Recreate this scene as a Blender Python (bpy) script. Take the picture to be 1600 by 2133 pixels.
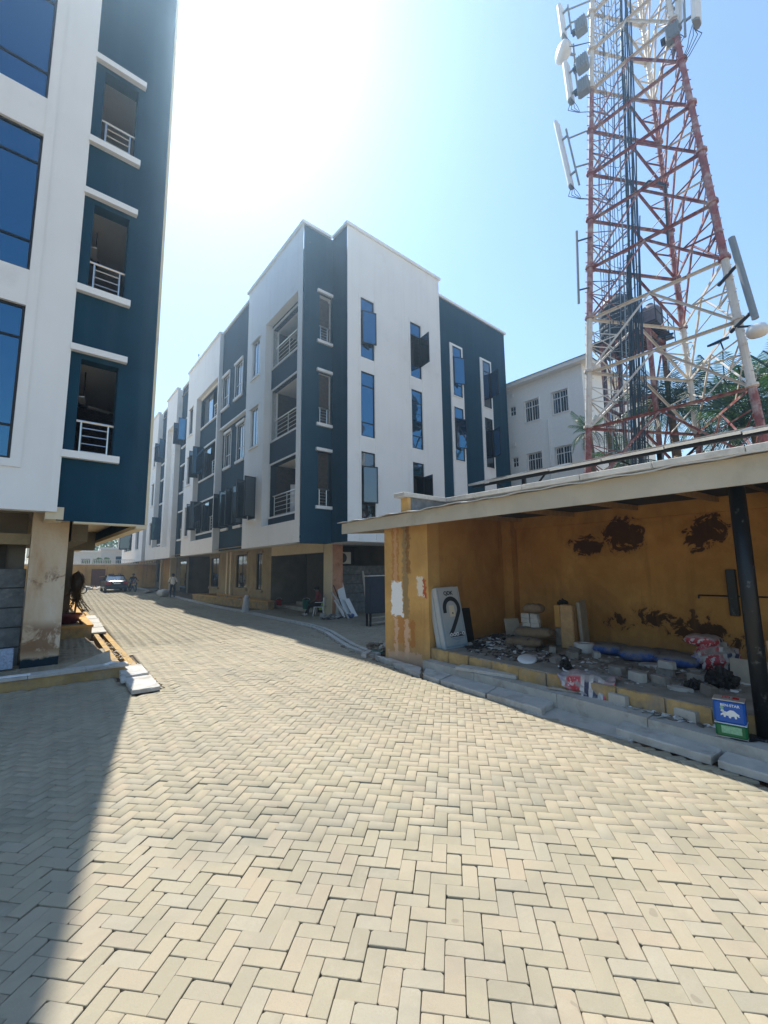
import bpy, bmesh, math, random
import numpy as np
from mathutils import Vector, Matrix, Euler
for o in list(bpy.data.objects): bpy.data.objects.remove(o)
S = bpy.context.scene
COL = S.collection
R = math.radians
random.seed(7); RNG = np.random.default_rng(7)

# ------------------------------------------------------------------ camera
YAW, PITCH, ROLL, CH = 0.706741, 0.132215, -0.011668, 2.0
cf = Vector((math.sin(YAW)*math.cos(PITCH), math.cos(YAW)*math.cos(PITCH), math.sin(PITCH)))
cr = Vector((math.cos(YAW), -math.sin(YAW), 0)); cu = cr.cross(cf)
cr2 = cr*math.cos(ROLL)+cu*math.sin(ROLL); cu2 = -cr*math.sin(ROLL)+cu*math.cos(ROLL)
cam = bpy.data.cameras.new('camera'); camo = bpy.data.objects.new('camera', cam); COL.objects.link(camo)
cam.sensor_fit = 'HORIZONTAL'; cam.sensor_width = 36; cam.lens = 36*902.2/1600
cam.clip_start = 0.05; cam.clip_end = 3000
camo.matrix_world = Matrix(((cr2.x, cu2.x, -cf.x, 0), (cr2.y, cu2.y, -cf.y, 0), (cr2.z, cu2.z, -cf.z, CH), (0, 0, 0, 1)))
S.camera = camo
# ------------------------------------------------------------------ sky, sun, exposure
SUN_AZ, SUN_EL = R(13.6), R(58.0)
sund = Vector((math.sin(SUN_AZ)*math.cos(SUN_EL), math.cos(SUN_AZ)*math.cos(SUN_EL), math.sin(SUN_EL)))
world = bpy.data.worlds.new('World'); S.world = world; world.use_nodes = True
wn = world.node_tree; wn.nodes.clear()
wo = wn.nodes.new('ShaderNodeOutputWorld'); wb = wn.nodes.new('ShaderNodeBackground'); sk = wn.nodes.new('ShaderNodeTexSky')
sk.sky_type = 'NISHITA'; sk.sun_disc = False; sk.sun_elevation = SUN_EL; sk.sun_rotation = SUN_AZ
sk.air_density = 1.6; sk.dust_density = 0.35; sk.ozone_density = 4.0; sk.altitude = 100
wb.inputs['Strength'].default_value = 0.092
wn.links.new(sk.outputs[0], wb.inputs[0]); wn.links.new(wb.outputs[0], wo.inputs[0])
sl = bpy.data.lights.new('sun', 'SUN'); sl.energy = 3.7; sl.angle = R(0.55); sl.color = (1.0, 0.95, 0.86)
slo = bpy.data.objects.new('sun', sl); COL.objects.link(slo); slo.location = (20, 60, 60)
slo.rotation_euler = sund.to_track_quat('Z', 'Y').to_euler()
S.view_settings.view_transform = 'Standard'; S.view_settings.look = 'None'
S.view_settings.exposure = 1.25; S.view_settings.gamma = 1.0; S.view_settings.use_curve_mapping = False
S.render.engine = 'CYCLES'

# ------------------------------------------------------------------ materials
MATS = {}
def nt(name):
    m = bpy.data.materials.new(name); m.use_nodes = True
    n = m.node_tree; b = n.nodes['Principled BSDF']; MATS[name] = m
    return m, n, b
def noise(n, scale, detail=4, rough=.6, co=None, dist=0, stretch=None):
    t = n.nodes.new('ShaderNodeTexNoise'); t.inputs['Scale'].default_value = scale; t.inputs['Detail'].default_value = detail
    t.inputs['Roughness'].default_value = rough; t.inputs['Distortion'].default_value = dist
    src = coord(n) if co is None else co
    if stretch:
        mp = n.nodes.new('ShaderNodeMapping'); mp.inputs['Scale'].default_value = stretch
        n.links.new(src, mp.inputs[0]); src = mp.outputs[0]
    n.links.new(src, t.inputs['Vector'])
    return t.outputs['Fac']
def coord(n, kind='pos'):
    k = '_c'+kind
    if kind == 'pos':
        g = n.nodes.get(k) or n.nodes.new('ShaderNodeNewGeometry'); g.name = k; return g.outputs['Position']
    g = n.nodes.get(k) or n.nodes.new('ShaderNodeTexCoord'); g.name = k; return g.outputs['Object']
def ramp(n, fac, stops):
    r = n.nodes.new('ShaderNodeValToRGB'); el = r.color_ramp.elements
    while len(el) < len(stops): el.new(.5)
    for e, (p, c) in zip(el, stops):
        e.position = p; e.color = (c, c, c, 1) if isinstance(c, (int, float)) else (*c, 1)
    n.links.new(fac, r.inputs[0]); return r.outputs[0]
def mix(n, fac, a, b, mode='MIX'):
    x = n.nodes.new('ShaderNodeMix'); x.data_type = 'RGBA'; x.blend_type = mode
    for s, v in ((0, fac), (6, a), (7, b)):
        if isinstance(v, (int, float)): x.inputs[s].default_value = v if s == 0 else (v, v, v, 1)
        elif isinstance(v, tuple): x.inputs[s].default_value = (*v, 1)
        else: n.links.new(v, x.inputs[s])
    return x.outputs[2]
def mth(n, op, a, b=0.0, c=None):
    x = n.nodes.new('ShaderNodeMath'); x.operation = op
    for i, v in enumerate((a, b) if c is None else (a, b, c)):
        if isinstance(v, (int, float)): x.inputs[i].default_value = v
        else: n.links.new(v, x.inputs[i])
    return x.outputs[0]
def bump(n, b, h, strength=.3, dist=.01):
    x = n.nodes.new('ShaderNodeBump'); x.inputs['Strength'].default_value = strength; x.inputs['Distance'].default_value = dist
    n.links.new(h, x.inputs['Height']); n.links.new(x.outputs[0], b.inputs['Normal'])
def sep(n, v):
    x = n.nodes.new('ShaderNodeSeparateXYZ'); n.links.new(v, x.inputs[0]); return x.outputs
def setc(n, b, c):
    if isinstance(c, tuple): b.inputs['Base Color'].default_value = (*c, 1)
    else: n.links.new(c, b.inputs['Base Color'])
def plain(name, c, rough=.6, metal=0, var=.12, scale=6, bstr=0, bscale=60, spec=.4, kind='pos', dirt=None, streak=None):
    """colour with soft tone variation, optional fine relief and dirt patches"""
    m, n, b = nt(name); co = coord(n, kind)
    f = noise(n, scale, 5, .6, co)
    lo = tuple(x*(1-var) for x in c); hi = tuple(min(1, x*(1+var)) for x in c)
    col = ramp(n, f, [(.3, lo), (.7, hi)])
    if dirt:
        dc, amt, ds = dirt
        f2 = noise(n, ds, 6, .65, co); msk = ramp(n, f2, [(.62-amt*.25, 0), (.78-amt*.2, 1)])
        col = mix(n, mth(n, 'MULTIPLY', msk, min(1, .4+amt)), col, dc)
    if streak:
        s1 = noise(n, 3.2, 5, .6, co, .15, (1, 1, .05)); s2 = noise(n, .5, 3, .5, co)
        col = mix(n, mth(n, 'MULTIPLY', mth(n, 'MULTIPLY', ramp(n, s1, [(.5, 0), (.72, 1)]), ramp(n, s2, [(.4, .15), (.65, 1)])), streak[1]), col, streak[0])
    setc(n, b, col); b.inputs['Roughness'].default_value = rough; b.inputs['Metallic'].default_value = metal
    b.inputs['Specular IOR Level'].default_value = spec
    if bstr: bump(n, b, noise(n, bscale, 4, .7, co), bstr, .01)
    return m
plain('white_paint', (.83, .82, .79), .75, var=.03, scale=.7, bstr=.12, bscale=90, spec=.25, dirt=((.66, .63, .58), .10, .9), streak=((.52, .49, .44), .22))
plain('cream_paint', (.66, .57, .40), .75, var=.06, scale=1.2, bstr=.12, bscale=80, spec=.25, dirt=((.42, .34, .22), .2, 1.6))
def navy():
    m, n, b = nt('navy_stucco'); co = coord(n)
    f = noise(n, 1.1, 5, .6, co); f3 = noise(n, 55, 3, .7, co)
    col = ramp(n, f, [(.3, (.003, .036, .064)), (.7, (.005, .048, .082))])
    col = mix(n, mth(n, 'MULTIPLY', ramp(n, f3, [(.5, 0), (.75, 1)]), .35), col, (.015, .06, .095))
    s1 = noise(n, 2.6, 5, .6, co, .15, (1, 1, .05)); col = mix(n, mth(n, 'MULTIPLY', ramp(n, s1, [(.52, 0), (.75, 1)]), .25), col, (.05, .10, .14))
    setc(n, b, col); b.inputs['Roughness'].default_value = .8; b.inputs['Specular IOR Level'].default_value = .25
    bump(n, b, f3, .5, .012)
navy()
def slate():
    m, n, b = nt('slate_stucco'); co = coord(n)
    f = noise(n, 1.1, 5, .6, co); f3 = noise(n, 55, 3, .7, co)
    col = ramp(n, f, [(.3, (.008, .030, .048)), (.7, (.013, .040, .062))])
    setc(n, b, col); b.inputs['Roughness'].default_value = .8; b.inputs['Specular IOR Level'].default_value = .25
    bump(n, b, f3, .5, .012)
slate()
def glass(name, tint, dark, fac):
    m, n, b = nt(name); out = n.nodes['Material Output']
    b.inputs['Base Color'].default_value = (*dark, 1); b.inputs['Roughness'].default_value = .08
    g = n.nodes.new('ShaderNodeBsdfGlossy'); g.inputs['Color'].default_value = (*tint, 1); g.inputs['Roughness'].default_value = .015
    fr = n.nodes.new('ShaderNodeFresnel'); fr.inputs['IOR'].default_value = 1.6
    f = mth(n, 'ADD', mth(n, 'MULTIPLY', fr.outputs[0], .8), fac)
    ms = n.nodes.new('ShaderNodeMixShader'); n.links.new(f, ms.inputs[0]); n.links.new(b.outputs[0], ms.inputs[1]); n.links.new(g.outputs[0], ms.inputs[2])
    n.links.new(ms.outputs[0], out.inputs[0])
    w = noise(n, 1.3, 2, .5); bp = n.nodes.new('ShaderNodeBump'); bp.inputs['Strength'].default_value = .09; bp.inputs['Distance'].default_value = .05
    n.links.new(w, bp.inputs['Height']); n.links.new(bp.outputs[0], g.inputs['Normal'])
glass('blue_glass', (.10, .27, .44), (.003, .028, .06), .45)
glass('dark_glass', (.55, .65, .75), (.006, .010, .013), .12)
plain('dark_frame', (.012, .013, .015), .4, var=.05)
plain('white_frame', (.75, .75, .73), .4, var=.03)
plain('steel', (.62, .62, .60), .28, metal=.9, var=.08)
plain('concrete', (.42, .40, .36), .9, var=.15, scale=3, bstr=.35, bscale=50, spec=.15, dirt=((.22, .19, .15), .35, 2.5))
plain('concrete_slab', (.44, .425, .39), .9, var=.14, scale=5, bstr=.3, bscale=60, spec=.15, dirt=((.26, .23, .19), .45, 3))
plain('block_grey', (.15, .16, .16), .95, var=.25, scale=6, bstr=.6, bscale=45, spec=.1, dirt=((.26, .26, .25), .4, 5))
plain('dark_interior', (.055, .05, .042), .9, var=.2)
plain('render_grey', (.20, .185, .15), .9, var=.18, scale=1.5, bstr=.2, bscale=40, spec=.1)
plain('black_paint', (.008, .010, .012), .42, var=.2, dirt=((.4, .4, .38), .02, 9))
plain('timber', (.40, .25, .12), .75, var=.2, scale=9, bstr=.2)
plain('plywood', (.33, .29, .23), .8, var=.15, scale=5, bstr=.1)
plain('rubber', (.012, .012, .013), .8, var=.2)
plain('joint_sand', (.13, .10, .07), .95, var=.3, scale=9, bstr=.4, spec=.1)
plain('sand', (.36, .27, .17), .95, var=.2, scale=1.2, bstr=.5, bscale=30, spec=.1)
def pole_stain():
    m, n, b = nt('stained_column'); co = coord(n)
    f = noise(n, 1.6, 6, .65, co, .4, (1, 1, .35)); f2 = noise(n, 2.4, 6, .7, co, .6); z = sep(n, co)[2]
    col = ramp(n, f, [(.3, (.50, .33, .19)), (.52, (.62, .50, .36)), (.75, (.70, .62, .50))])
    st = mth(n, 'MULTIPLY', ramp(n, f2, [(.52, 0), (.60, 1)]), ramp(n, mth(n, 'ABSOLUTE', mth(n, 'SUBTRACT', z, 1.9)), [(.0, 1), (.28, 0)]))
    col = mix(n, mth(n, 'MULTIPLY', st, .85), col, (.15, .07, .035))
    st2 = mth(n, 'MULTIPLY', ramp(n, f2, [(.42, 0), (.5, 1)]), ramp(n, mth(n, 'ABSOLUTE', mth(n, 'SUBTRACT', z, .62)), [(.2, 1), (.42, 0)]))
    col = mix(n, mth(n, 'MULTIPLY', st2, .8), col, (.20, .095, .04))
    lo = mth(n, 'MULTIPLY', ramp(n, mth(n, 'ADD', z, mth(n, 'MULTIPLY', f2, .35)), [(.40, 1), (.46, 0)]), 1)
    col = mix(n, lo, col, (.02, .035, .045))
    setc(n, b, col); b.inputs['Roughness'].default_value = .9; b.inputs['Specular IOR Level'].default_value = .15
    bump(n, b, noise(n, 18, 6, .7, co), .35, .02)
pole_stain()
def ochre(name, base, hi, patches, streak=0.0):
    """aged ochre wall paint: blotches, chips of bare brown plaster in given zones (y, z, ry, rz), runs"""
    m, n, b = nt(name); co = coord(n); x, y, z = sep(n, co)
    f = noise(n, 1.3, 6, .62, co, .3); f2 = noise(n, 3.4, 10, .72, co, .9)
    col = ramp(n, f, [(.28, base), (.55, tuple((a+c)/2 for a, c in zip(base, hi))), (.75, hi)])
    grime = noise(n, .8, 7, .68, co, .6, (1, 1, .7)); col = mix(n, mth(n, 'MULTIPLY', ramp(n, grime, [(.42, 0), (.68, 1)]), .55), col, tuple(q*.5 for q in base))
    spots = ramp(n, noise(n, 16, 4, .6, co), [(.68, 0), (.74, 1)])
    col = mix(n, mth(n, 'MULTIPLY', spots, .35), col, (.14, .07, .02))
    acc = None
    for (py, pz, ry, rz, k) in patches:
        d = mth(n, 'ADD', mth(n, 'POWER', mth(n, 'DIVIDE', mth(n, 'SUBTRACT', y, py), ry), 2.0), mth(n, 'POWER', mth(n, 'DIVIDE', mth(n, 'SUBTRACT', z, pz), rz), 2.0))
        q = mth(n, 'SUBTRACT', mth(n, 'ADD', f2, k), mth(n, 'MULTIPLY', d, .22))
        acc = q if acc is None else mth(n, 'MAXIMUM', acc, q)
    if acc is not None:
        msk = ramp(n, acc, [(.50, 0), (.535, 1)]); col = mix(n, msk, col, mix(n, f, (.045, .022, .011), (.105, .05, .022)))
        halo = ramp(n, acc, [(.34, 0), (.52, 1)]); col = mix(n, mth(n, 'MULTIPLY', mth(n, 'SUBTRACT', halo, msk), .35), col, (.22, .10, .03))
    if streak:
        s = noise(n, 5, 5, .6, co, .2, (1, 1, .08)); col = mix(n, mth(n, 'MULTIPLY', ramp(n, s, [(.55, 0), (.72, 1)]), streak), col, (.24, .12, .05))
    foot = ramp(n, mth(n, 'ADD', z, mth(n, 'MULTIPLY', f2, .5)), [(.45, 1), (.85, 0)]); col = mix(n, mth(n, 'MULTIPLY', foot, .5), col, (.33, .22, .13))
    setc(n, b, col); b.inputs['Roughness'].default_value = .85; b.inputs['Specular IOR Level'].default_value = .2
    bump(n, b, f2, .25, .012)
ochre('ochre_wall', (.43, .205, .055), (.60, .345, .115),
      [(4.4, 2.5, .62, .36, .08), (3.72, 2.68, .50, .44, .13), (2.25, 2.62, .45, .42, .11), (3.9, .84, .42, .26, .05), (3.3, .98, .5, .30, .07), (2.55, .80, .6, .38, .10), (1.8, .6, .5, .3, .05)], .42)
ochre('ochre_front', (.52, .28, .085), (.64, .40, .14), [], .3)
ochre('far_ochre', (.55, .33, .10), (.66, .43, .16), [], .5)
ochre('ground_wall', (.34, .27, .16), (.43, .345, .215), [], .3)
plain('pink_plaster', (.50, .26, .16), .9, var=.2, scale=2.5, bstr=.3, bscale=30, spec=.1, dirt=((.26, .07, .03), .3, 3))
plain('step_ochre', (.40, .27, .12), .9, var=.25, scale=4, bstr=.5, bscale=25, spec=.1, dirt=((.22, .20, .17), .5, 3))
def paver():
    m, n, b = nt('paver_concrete'); co = coord(n)
    g = n.nodes['_cpos']; oi = n.nodes.new('ShaderNodeObjectInfo')
    r = mth(n, 'FRACT', mth(n, 'ADD', g.outputs['Random Per Island'], mth(n, 'MULTIPLY', oi.outputs['Random'], 3.7)))
    base = ramp(n, r, [(0, (.258, .232, .165)), (.3, (.288, .256, .182)), (.55, (.318, .276, .196)), (.75, (.298, .272, .205)), (.9, (.32, .267, .19)), (1, (.243, .23, .175))])
    big = noise(n, .45, 3, .5, co); base = mix(n, ramp(n, big, [(.35, 0), (.7, .35)]), base, (.36, .295, .215))
    wear = noise(n, .9, 6, .65, co, .8); base = mix(n, mth(n, 'MULTIPLY', ramp(n, wear, [(.48, 0), (.68, 1)]), .42), base, (.19, .18, .145))
    trk = noise(n, .55, 5, .6, co, .3, (1.6, .16, 1)); base = mix(n, mth(n, 'MULTIPLY', ramp(n, trk, [(.5, 0), (.66, 1)]), .34), base, (.18, .165, .13))
    dust = noise(n, 2.3, 6, .7, co, .5); base = mix(n, mth(n, 'MULTIPLY', ramp(n, dust, [(.55, 0), (.72, 1)]), .35), base, (.40, .35, .27))
    fine = noise(n, 90, 5, .75, co); base = mix(n, mth(n, 'MULTIPLY', ramp(n, fine, [(.35, 1), (.5, 0)]), .3), base, (.25, .22, .17))
    bl = noise(n, 14, 5, .65, co); base = mix(n, mth(n, 'MULTIPLY', ramp(n, bl, [(.55, 0), (.75, 1)]), .25), base, (.28, .27, .22))
    sp = noise(n, 5.5, 2, .4, co); base = mix(n, mth(n, 'MULTIPLY', ramp(n, sp, [(.755, 0), (.765, 1)]), .5), base, (.18, .15, .11))
    setc(n, b, base); b.inputs['Roughness'].default_value = .88; b.inputs['Specular IOR Level'].default_value = .2
    bump(n, b, mth(n, 'ADD', fine, mth(n, 'MULTIPLY', bl, .8)), .45, .004)
paver()
def stone_clad():
    m, n, b = nt('stone_cladding'); br = n.nodes.new('ShaderNodeTexBrick'); n.links.new(coord(n), br.inputs['Vector'])
    mp = n.nodes.new('ShaderNodeMapping'); n.links.new(coord(n), mp.inputs[0]); mp.inputs['Rotation'].default_value = (R(90), 0, 0)
    n.links.new(mp.outputs[0], br.inputs['Vector'])
    br.inputs['Scale'].default_value = 6; br.inputs['Color1'].default_value = (.06, .045, .035, 1); br.inputs['Color2'].default_value = (.12, .09, .065, 1); br.inputs['Mortar'].default_value = (.03, .025, .02, 1)
    br.inputs['Row Height'].default_value = .3; br.inputs['Mortar Size'].default_value = .03
    n.links.new(br.outputs[0], b.inputs['Base Color']); b.inputs['Roughness'].default_value = .9
stone_clad()

# ------------------------------------------------------------------ mesh helpers
class MB:
    def __init__(s): s.v = []; s.f = []; s.m = []
    def add(s, vs, fs, mi=0):
        k = len(s.v); s.v += [tuple(v) for v in vs]
        for f in fs: s.f.append(tuple(i+k for i in f)); s.m.append(mi)
        return s
    def quad(s, a, b, c, d, mi=0): return s.add([a, b, c, d], [(0, 1, 2, 3)], mi)
    def box(s, x0, x1, y0, y1, z0, z1, mi=0):
        return s.hexa([(x0, y0), (x1, y0), (x1, y1), (x0, y1)], z0, z1, mi)
    def hexa(s, pts, z0, z1, mi=0):
        n = len(pts); z0 = z0 if hasattr(z0, '__len__') else [z0]*n; z1 = z1 if hasattr(z1, '__len__') else [z1]*n
        vs = [(*p, z0[i]) for i, p in enumerate(pts)]+[(*p, z1[i]) for i, p in enumerate(pts)]
        fs = [tuple(range(n-1, -1, -1)), tuple(range(n, 2*n))]+[(i, (i+1) % n, n+(i+1) % n, n+i) for i in range(n)]
        return s.add(vs, fs, mi)
    def cbox(s, x0, x1, y0, y1, z0, z1, c=.01, mi=0):
        """box with chamfered edges"""
        vs = []
        for dz in (0, 1):
            for (ix, iy) in ((0, 0), (1, 0), (1, 1), (0, 1)):
                X = (x0, x1)[ix]; Y = (y0, y1)[iy]; Z = (z0, z1)[dz]; sx = 1-2*ix; sy = 1-2*iy; sz = 1-2*dz
                vs += [(X, Y+sy*c, Z+sz*c), (X+sx*c, Y, Z+sz*c), (X+sx*c, Y+sy*c, Z)]
        i = lambda k, a: k*3+a
        fs = [(i(0, 2), i(3, 2), i(2, 2), i(1, 2)), (i(4, 2), i(5, 2), i(6, 2), i(7, 2))]
        for a in range(4):
            b = (a+1) % 4; ax = 1 if a % 2 == 0 else 0
            fs.append((i(a, ax), i(b, ax), i(b+4, ax), i(a+4, ax)))
            fs.append((i(a, 2), i(b, 2), i(b, ax), i(a, ax))); fs.append((i(a+4, ax), i(b+4, ax), i(b+4, 2), i(a+4, 2)))
        for a in range(4):
            fs.append((i(a, 0), i(a, 1), i(a+4, 1), i(a+4, 0)))
            fs.append((i(a, 0), i(a, 2), i(a, 1))); fs.append((i(a+4, 0), i(a+4, 1), i(a+4, 2)))
        return s.add(vs, fs, mi)
    def tube(s, p, q, r, r2=None, n=8, mi=0, caps=True):
        p = Vector(p); q = Vector(q); d = (q-p)
        if d.length < 1e-6: return s
        d.normalize(); u = d.orthogonal().normalized(); w = d.cross(u); r2 = r if r2 is None else r2
        vs = []
        for c, rr in ((p, r), (q, r2)):
            for k in range(n):
                a = 2*math.pi*k/n; vs.append(c+u*math.cos(a)*rr+w*math.sin(a)*rr)
        fs = [(k, (k+1) % n, n+(k+1) % n, n+k) for k in range(n)]
        if caps: fs += [tuple(range(n-1, -1, -1)), tuple(range(n, 2*n))]
        return s.add(vs, fs, mi)
    def path(s, pts, r, n=6, mi=0):
        for a, b in zip(pts, pts[1:]): s.tube(a, b, r if not callable(r) else r(a), None, n, mi)
        return s
    def bar(s, p, q, w, h, mi=0):
        """rectangular bar from p to q"""
        p = Vector(p); q = Vector(q); d = (q-p).normalized(); up = Vector((0, 0, 1))
        if abs(d.z) > .98: up = Vector((0, 1, 0))
        a = d.cross(up).normalized()*w/2; b = d.cross(a).normalized()*h/2
        vs = [c+x*a+y*b for c in (p, q) for x, y in ((-1, -1), (1, -1), (1, 1), (-1, 1))]
        return s.add(vs, [(3, 2, 1, 0), (4, 5, 6, 7)]+[(k, (k+1) % 4, 4+(k+1) % 4, 4+k) for k in range(4)], mi)
    def angle(s, p, q, w, t=.008, mi=0):
        """steel angle section"""
        p = Vector(p); q = Vector(q); d = (q-p).normalized(); up = Vector((0, 0, 1))
        if abs(d.z) > .98: up = Vector((0, 1, 0))
        a = d.cross(up).normalized(); b = d.cross(a).normalized()
        prof = [(0, 0), (w, 0), (w, t), (t, t), (t, w), (0, w)]
        vs = [c+a*(x-w/2)+b*(y-w/2) for c in (p, q) for x, y in prof]; m = 6
        return s.add(vs, [tuple(range(5, -1, -1)), tuple(range(6, 12))]+[(k, (k+1) % m, m+(k+1) % m, m+k) for k in range(m)], mi)
    def lathe(s, c, prof, n=16, mi=0, axis='z'):
        vs = []; c = Vector(c)
        for r, h in prof:
            for k in range(n):
                a = 2*math.pi*k/n; x, y = r*math.cos(a), r*math.sin(a)
                vs.append(c+(Vector((x, y, h)) if axis == 'z' else Vector((h, x, y)) if axis == 'x' else Vector((x, h, y))))
        fs = []
        for j in range(len(prof)-1):
            for k in range(n): fs.append((j*n+k, j*n+(k+1) % n, (j+1)*n+(k+1) % n, (j+1)*n+k))
        fs += [tuple(range(n-1, -1, -1)), tuple(range((len(prof)-1)*n, len(prof)*n))]
        return s.add(vs, fs, mi)
    def prism(s, pts, d, o=(0, 0, 0), ux=(1, 0, 0), uy=(0, 0, 1), mi=0):
        """extrude a 2-D outline by vector d"""
        o = Vector(o); ux = Vector(ux); uy = Vector(uy); d = Vector(d); n = len(pts)
        vs = [o+ux*x+uy*y for x, y in pts]; vs += [v+d for v in vs]
        return s.add(vs, [tuple(range(n)), tuple(range(2*n-1, n-1, -1))]+[(k, n+k, n+(k+1) % n, (k+1) % n) for k in range(n)], mi)
    def build(s, name, mats, parent=None, smooth=False, local=False, loc=None):
        off = Vector((0, 0, 0))
        if parent is not None and not local:
            p = parent
            while p: off += p.location; p = p.parent
        me = bpy.data.meshes.new(name)
        me.from_pydata([tuple(Vector(v)-off) for v in s.v] if off.length else s.v, [], s.f)
        mats = [mats] if isinstance(mats, str) else mats
        for m in mats: me.materials.append(MATS[m])
        if len(mats) > 1: me.polygons.foreach_set('material_index', s.m)
        if smooth: me.polygons.foreach_set('use_smooth', [True]*len(me.polygons))
        me.update()
        o = bpy.data.objects.new(name, me); COL.objects.link(o)
        if parent: o.parent = parent
        if loc is not None: o.location = loc
        return o
def fixnormals(o):
    bm = bmesh.new(); bm.from_mesh(o.data); bmesh.ops.remove_doubles(bm, verts=bm.verts, dist=1e-5); bmesh.ops.recalc_face_normals(bm, faces=bm.faces); bm.to_mesh(o.data); bm.free(); return o
def thing(name, label, cat, loc=(0, 0, 0), rz=0, group=None):
    o = bpy.data.objects.new(name, None); COL.objects.link(o); o.location = loc; o.rotation_euler = (0, 0, rz)
    o.empty_display_size = .2
    return tag(o, label, cat, group)
def tag(o, label, cat, group=None):
    o['label'] = label; o['category'] = cat
    if group: o['group'] = group
    return o
def struct(o): o['kind'] = 'structure'; return o
def stuff(o): o['kind'] = 'stuff'; return o
def copy_tree(o, parent=None):
    c = o.copy(); COL.objects.link(c); c.parent = parent
    for ch in o.children: copy_tree(ch, c)
    return c
def gz(y): return max(0.0, y-25)*.017
class Fr:
    """facade frame: u along the wall, d inward, z up"""
    def __init__(s, o, u, n): s.o = Vector((*o, 0)); s.u = Vector((*u, 0)).normalized(); s.n = Vector((*n, 0)).normalized()
    def p(s, u, d, z): return s.o+s.u*u+s.n*d+Vector((0, 0, z))
def fbox(mb, F, u0, u1, d0, d1, z0, z1, mi=0):
    a, b, c, d = F.p(u0, d0, 0), F.p(u1, d0, 0), F.p(u1, d1, 0), F.p(u0, d1, 0)
    return mb.hexa([(q.x, q.y) for q in (a, b, c, d)], z0, z1, mi)
def fwall(mb, F, u0, u1, z0, z1, d, holes=(), reveal=.2, mi=0, rmi=0):
    us = sorted({u0, u1, *[h[0] for h in holes], *[h[1] for h in holes]}); zs = sorted({z0, z1, *[h[2] for h in holes], *[h[3] for h in holes]})
    us = [u for u in us if u0 <= u <= u1]; zs = [z for z in zs if z0 <= z <= z1]
    for a, b in zip(us, us[1:]):
        for c, e in zip(zs, zs[1:]):
            mu, mz = (a+b)/2, (c+e)/2
            if any(h[0] < mu < h[1] and h[2] < mz < h[3] for h in holes): continue
            mb.quad(F.p(a, d, c), F.p(b, d, c), F.p(b, d, e), F.p(a, d, e), mi)
    for (a, b, c, e) in [h[:4] for h in holes]:
        for q in (((a, c), (b, c)), ((b, c), (b, e)), ((b, e), (a, e)), ((a, e), (a, c))):
            (ua, za), (ub, zb) = q
            mb.quad(F.p(ua, d, za), F.p(ub, d, zb), F.p(ub, d+reveal, zb), F.p(ua, d+reveal, za), rmi)
    return mb
# ================================================================== GROUND
ground = struct(MB().quad((-300, -300, -.55), (320, -300, -.55), (320, 340, -.55), (-300, 340, -.55)).build('ground', 'sand'))
XL = np.array([(8.38, 2.12), (10.76, 2.22), (16.87, 2.60), (26.6, 3.05), (32.8, 3.2), (54, 4.2)])
XR = np.array([(-4, 5.18), (.98, 5.46), (2.4, 5.62), (4.34, 5.73), (5.9, 5.92), (7.9, 6.42), (8.64, 6.55), (9.61, 6.8), (10.94, 7.3), (12.2, 7.8), (13.2, 8.08), (14.2, 8.25), (20.7, 8.72), (31.4, 9.05), (54, 9.9)])
xl = lambda y: np.interp(y, XL[:, 0], XL[:, 1]); xr = lambda y: np.interp(y, XR[:, 0], XR[:, 1])
ysn = [-4, -2, 0, .98, 2.4, 4.34, 5.9, 7.9, 8.38]; ysf = [8.38, 8.64, 9.61, 10.76, 10.94, 12.2, 13.2, 14.2, 16.87, 20.7, 25, 26.6, 31.4, 32.8, 40, 47, 54]
bed = MB()
for a, b in zip(ysn, ysn[1:]): bed.quad((-9, a, -.03), (xr(a), a, -.03), (xr(b), b, -.03), (-9, b, -.03))
bed.quad((-9, 8.38, -.03), (1.74, 8.38, -.03), (1.74, 10.06, -.03), (-9, 10.3, -.03))
for a, b in zip(ysf, ysf[1:]): bed.quad((xl(a), a, gz(a)-.03), (xr(a), a, gz(a)-.03), (xr(b), b, gz(b)-.03), (xl(b), b, gz(b)-.03))
fy = [8.2, 9.61, 10.94, 12.2, 13.2, 14.2, 17.5, 20.7, 22]
for a, b in zip(fy, fy[1:]): bed.quad((xr(a)+.34, a, -.026), (16, a, -.026), (16, b, -.026), (xr(b)+.34, b, -.026))
bed.quad((xr(22)+.34, 22, -.026), (12, 22, -.026), (12, 25, -.026), (xr(25)+.34, 25, -.026))
bed.quad((xr(25)+.34, 25, gz(25)-.026), (14, 25, gz(25)-.026), (14, 53, gz(53)-.026), (xr(53)+.34, 53, gz(53)-.026))
bed.quad((-9, 10.5, .05), (1.88, 10.4, .05), (1.88, 16.3, .05), (-9, 16.3, .05))
bed.quad((-9, 16.3, .02), (1.2, 16.3, .02), (2.6, 53, .47), (-9, 53, .47))
street = struct(bed.build('street', 'joint_sand'))

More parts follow.
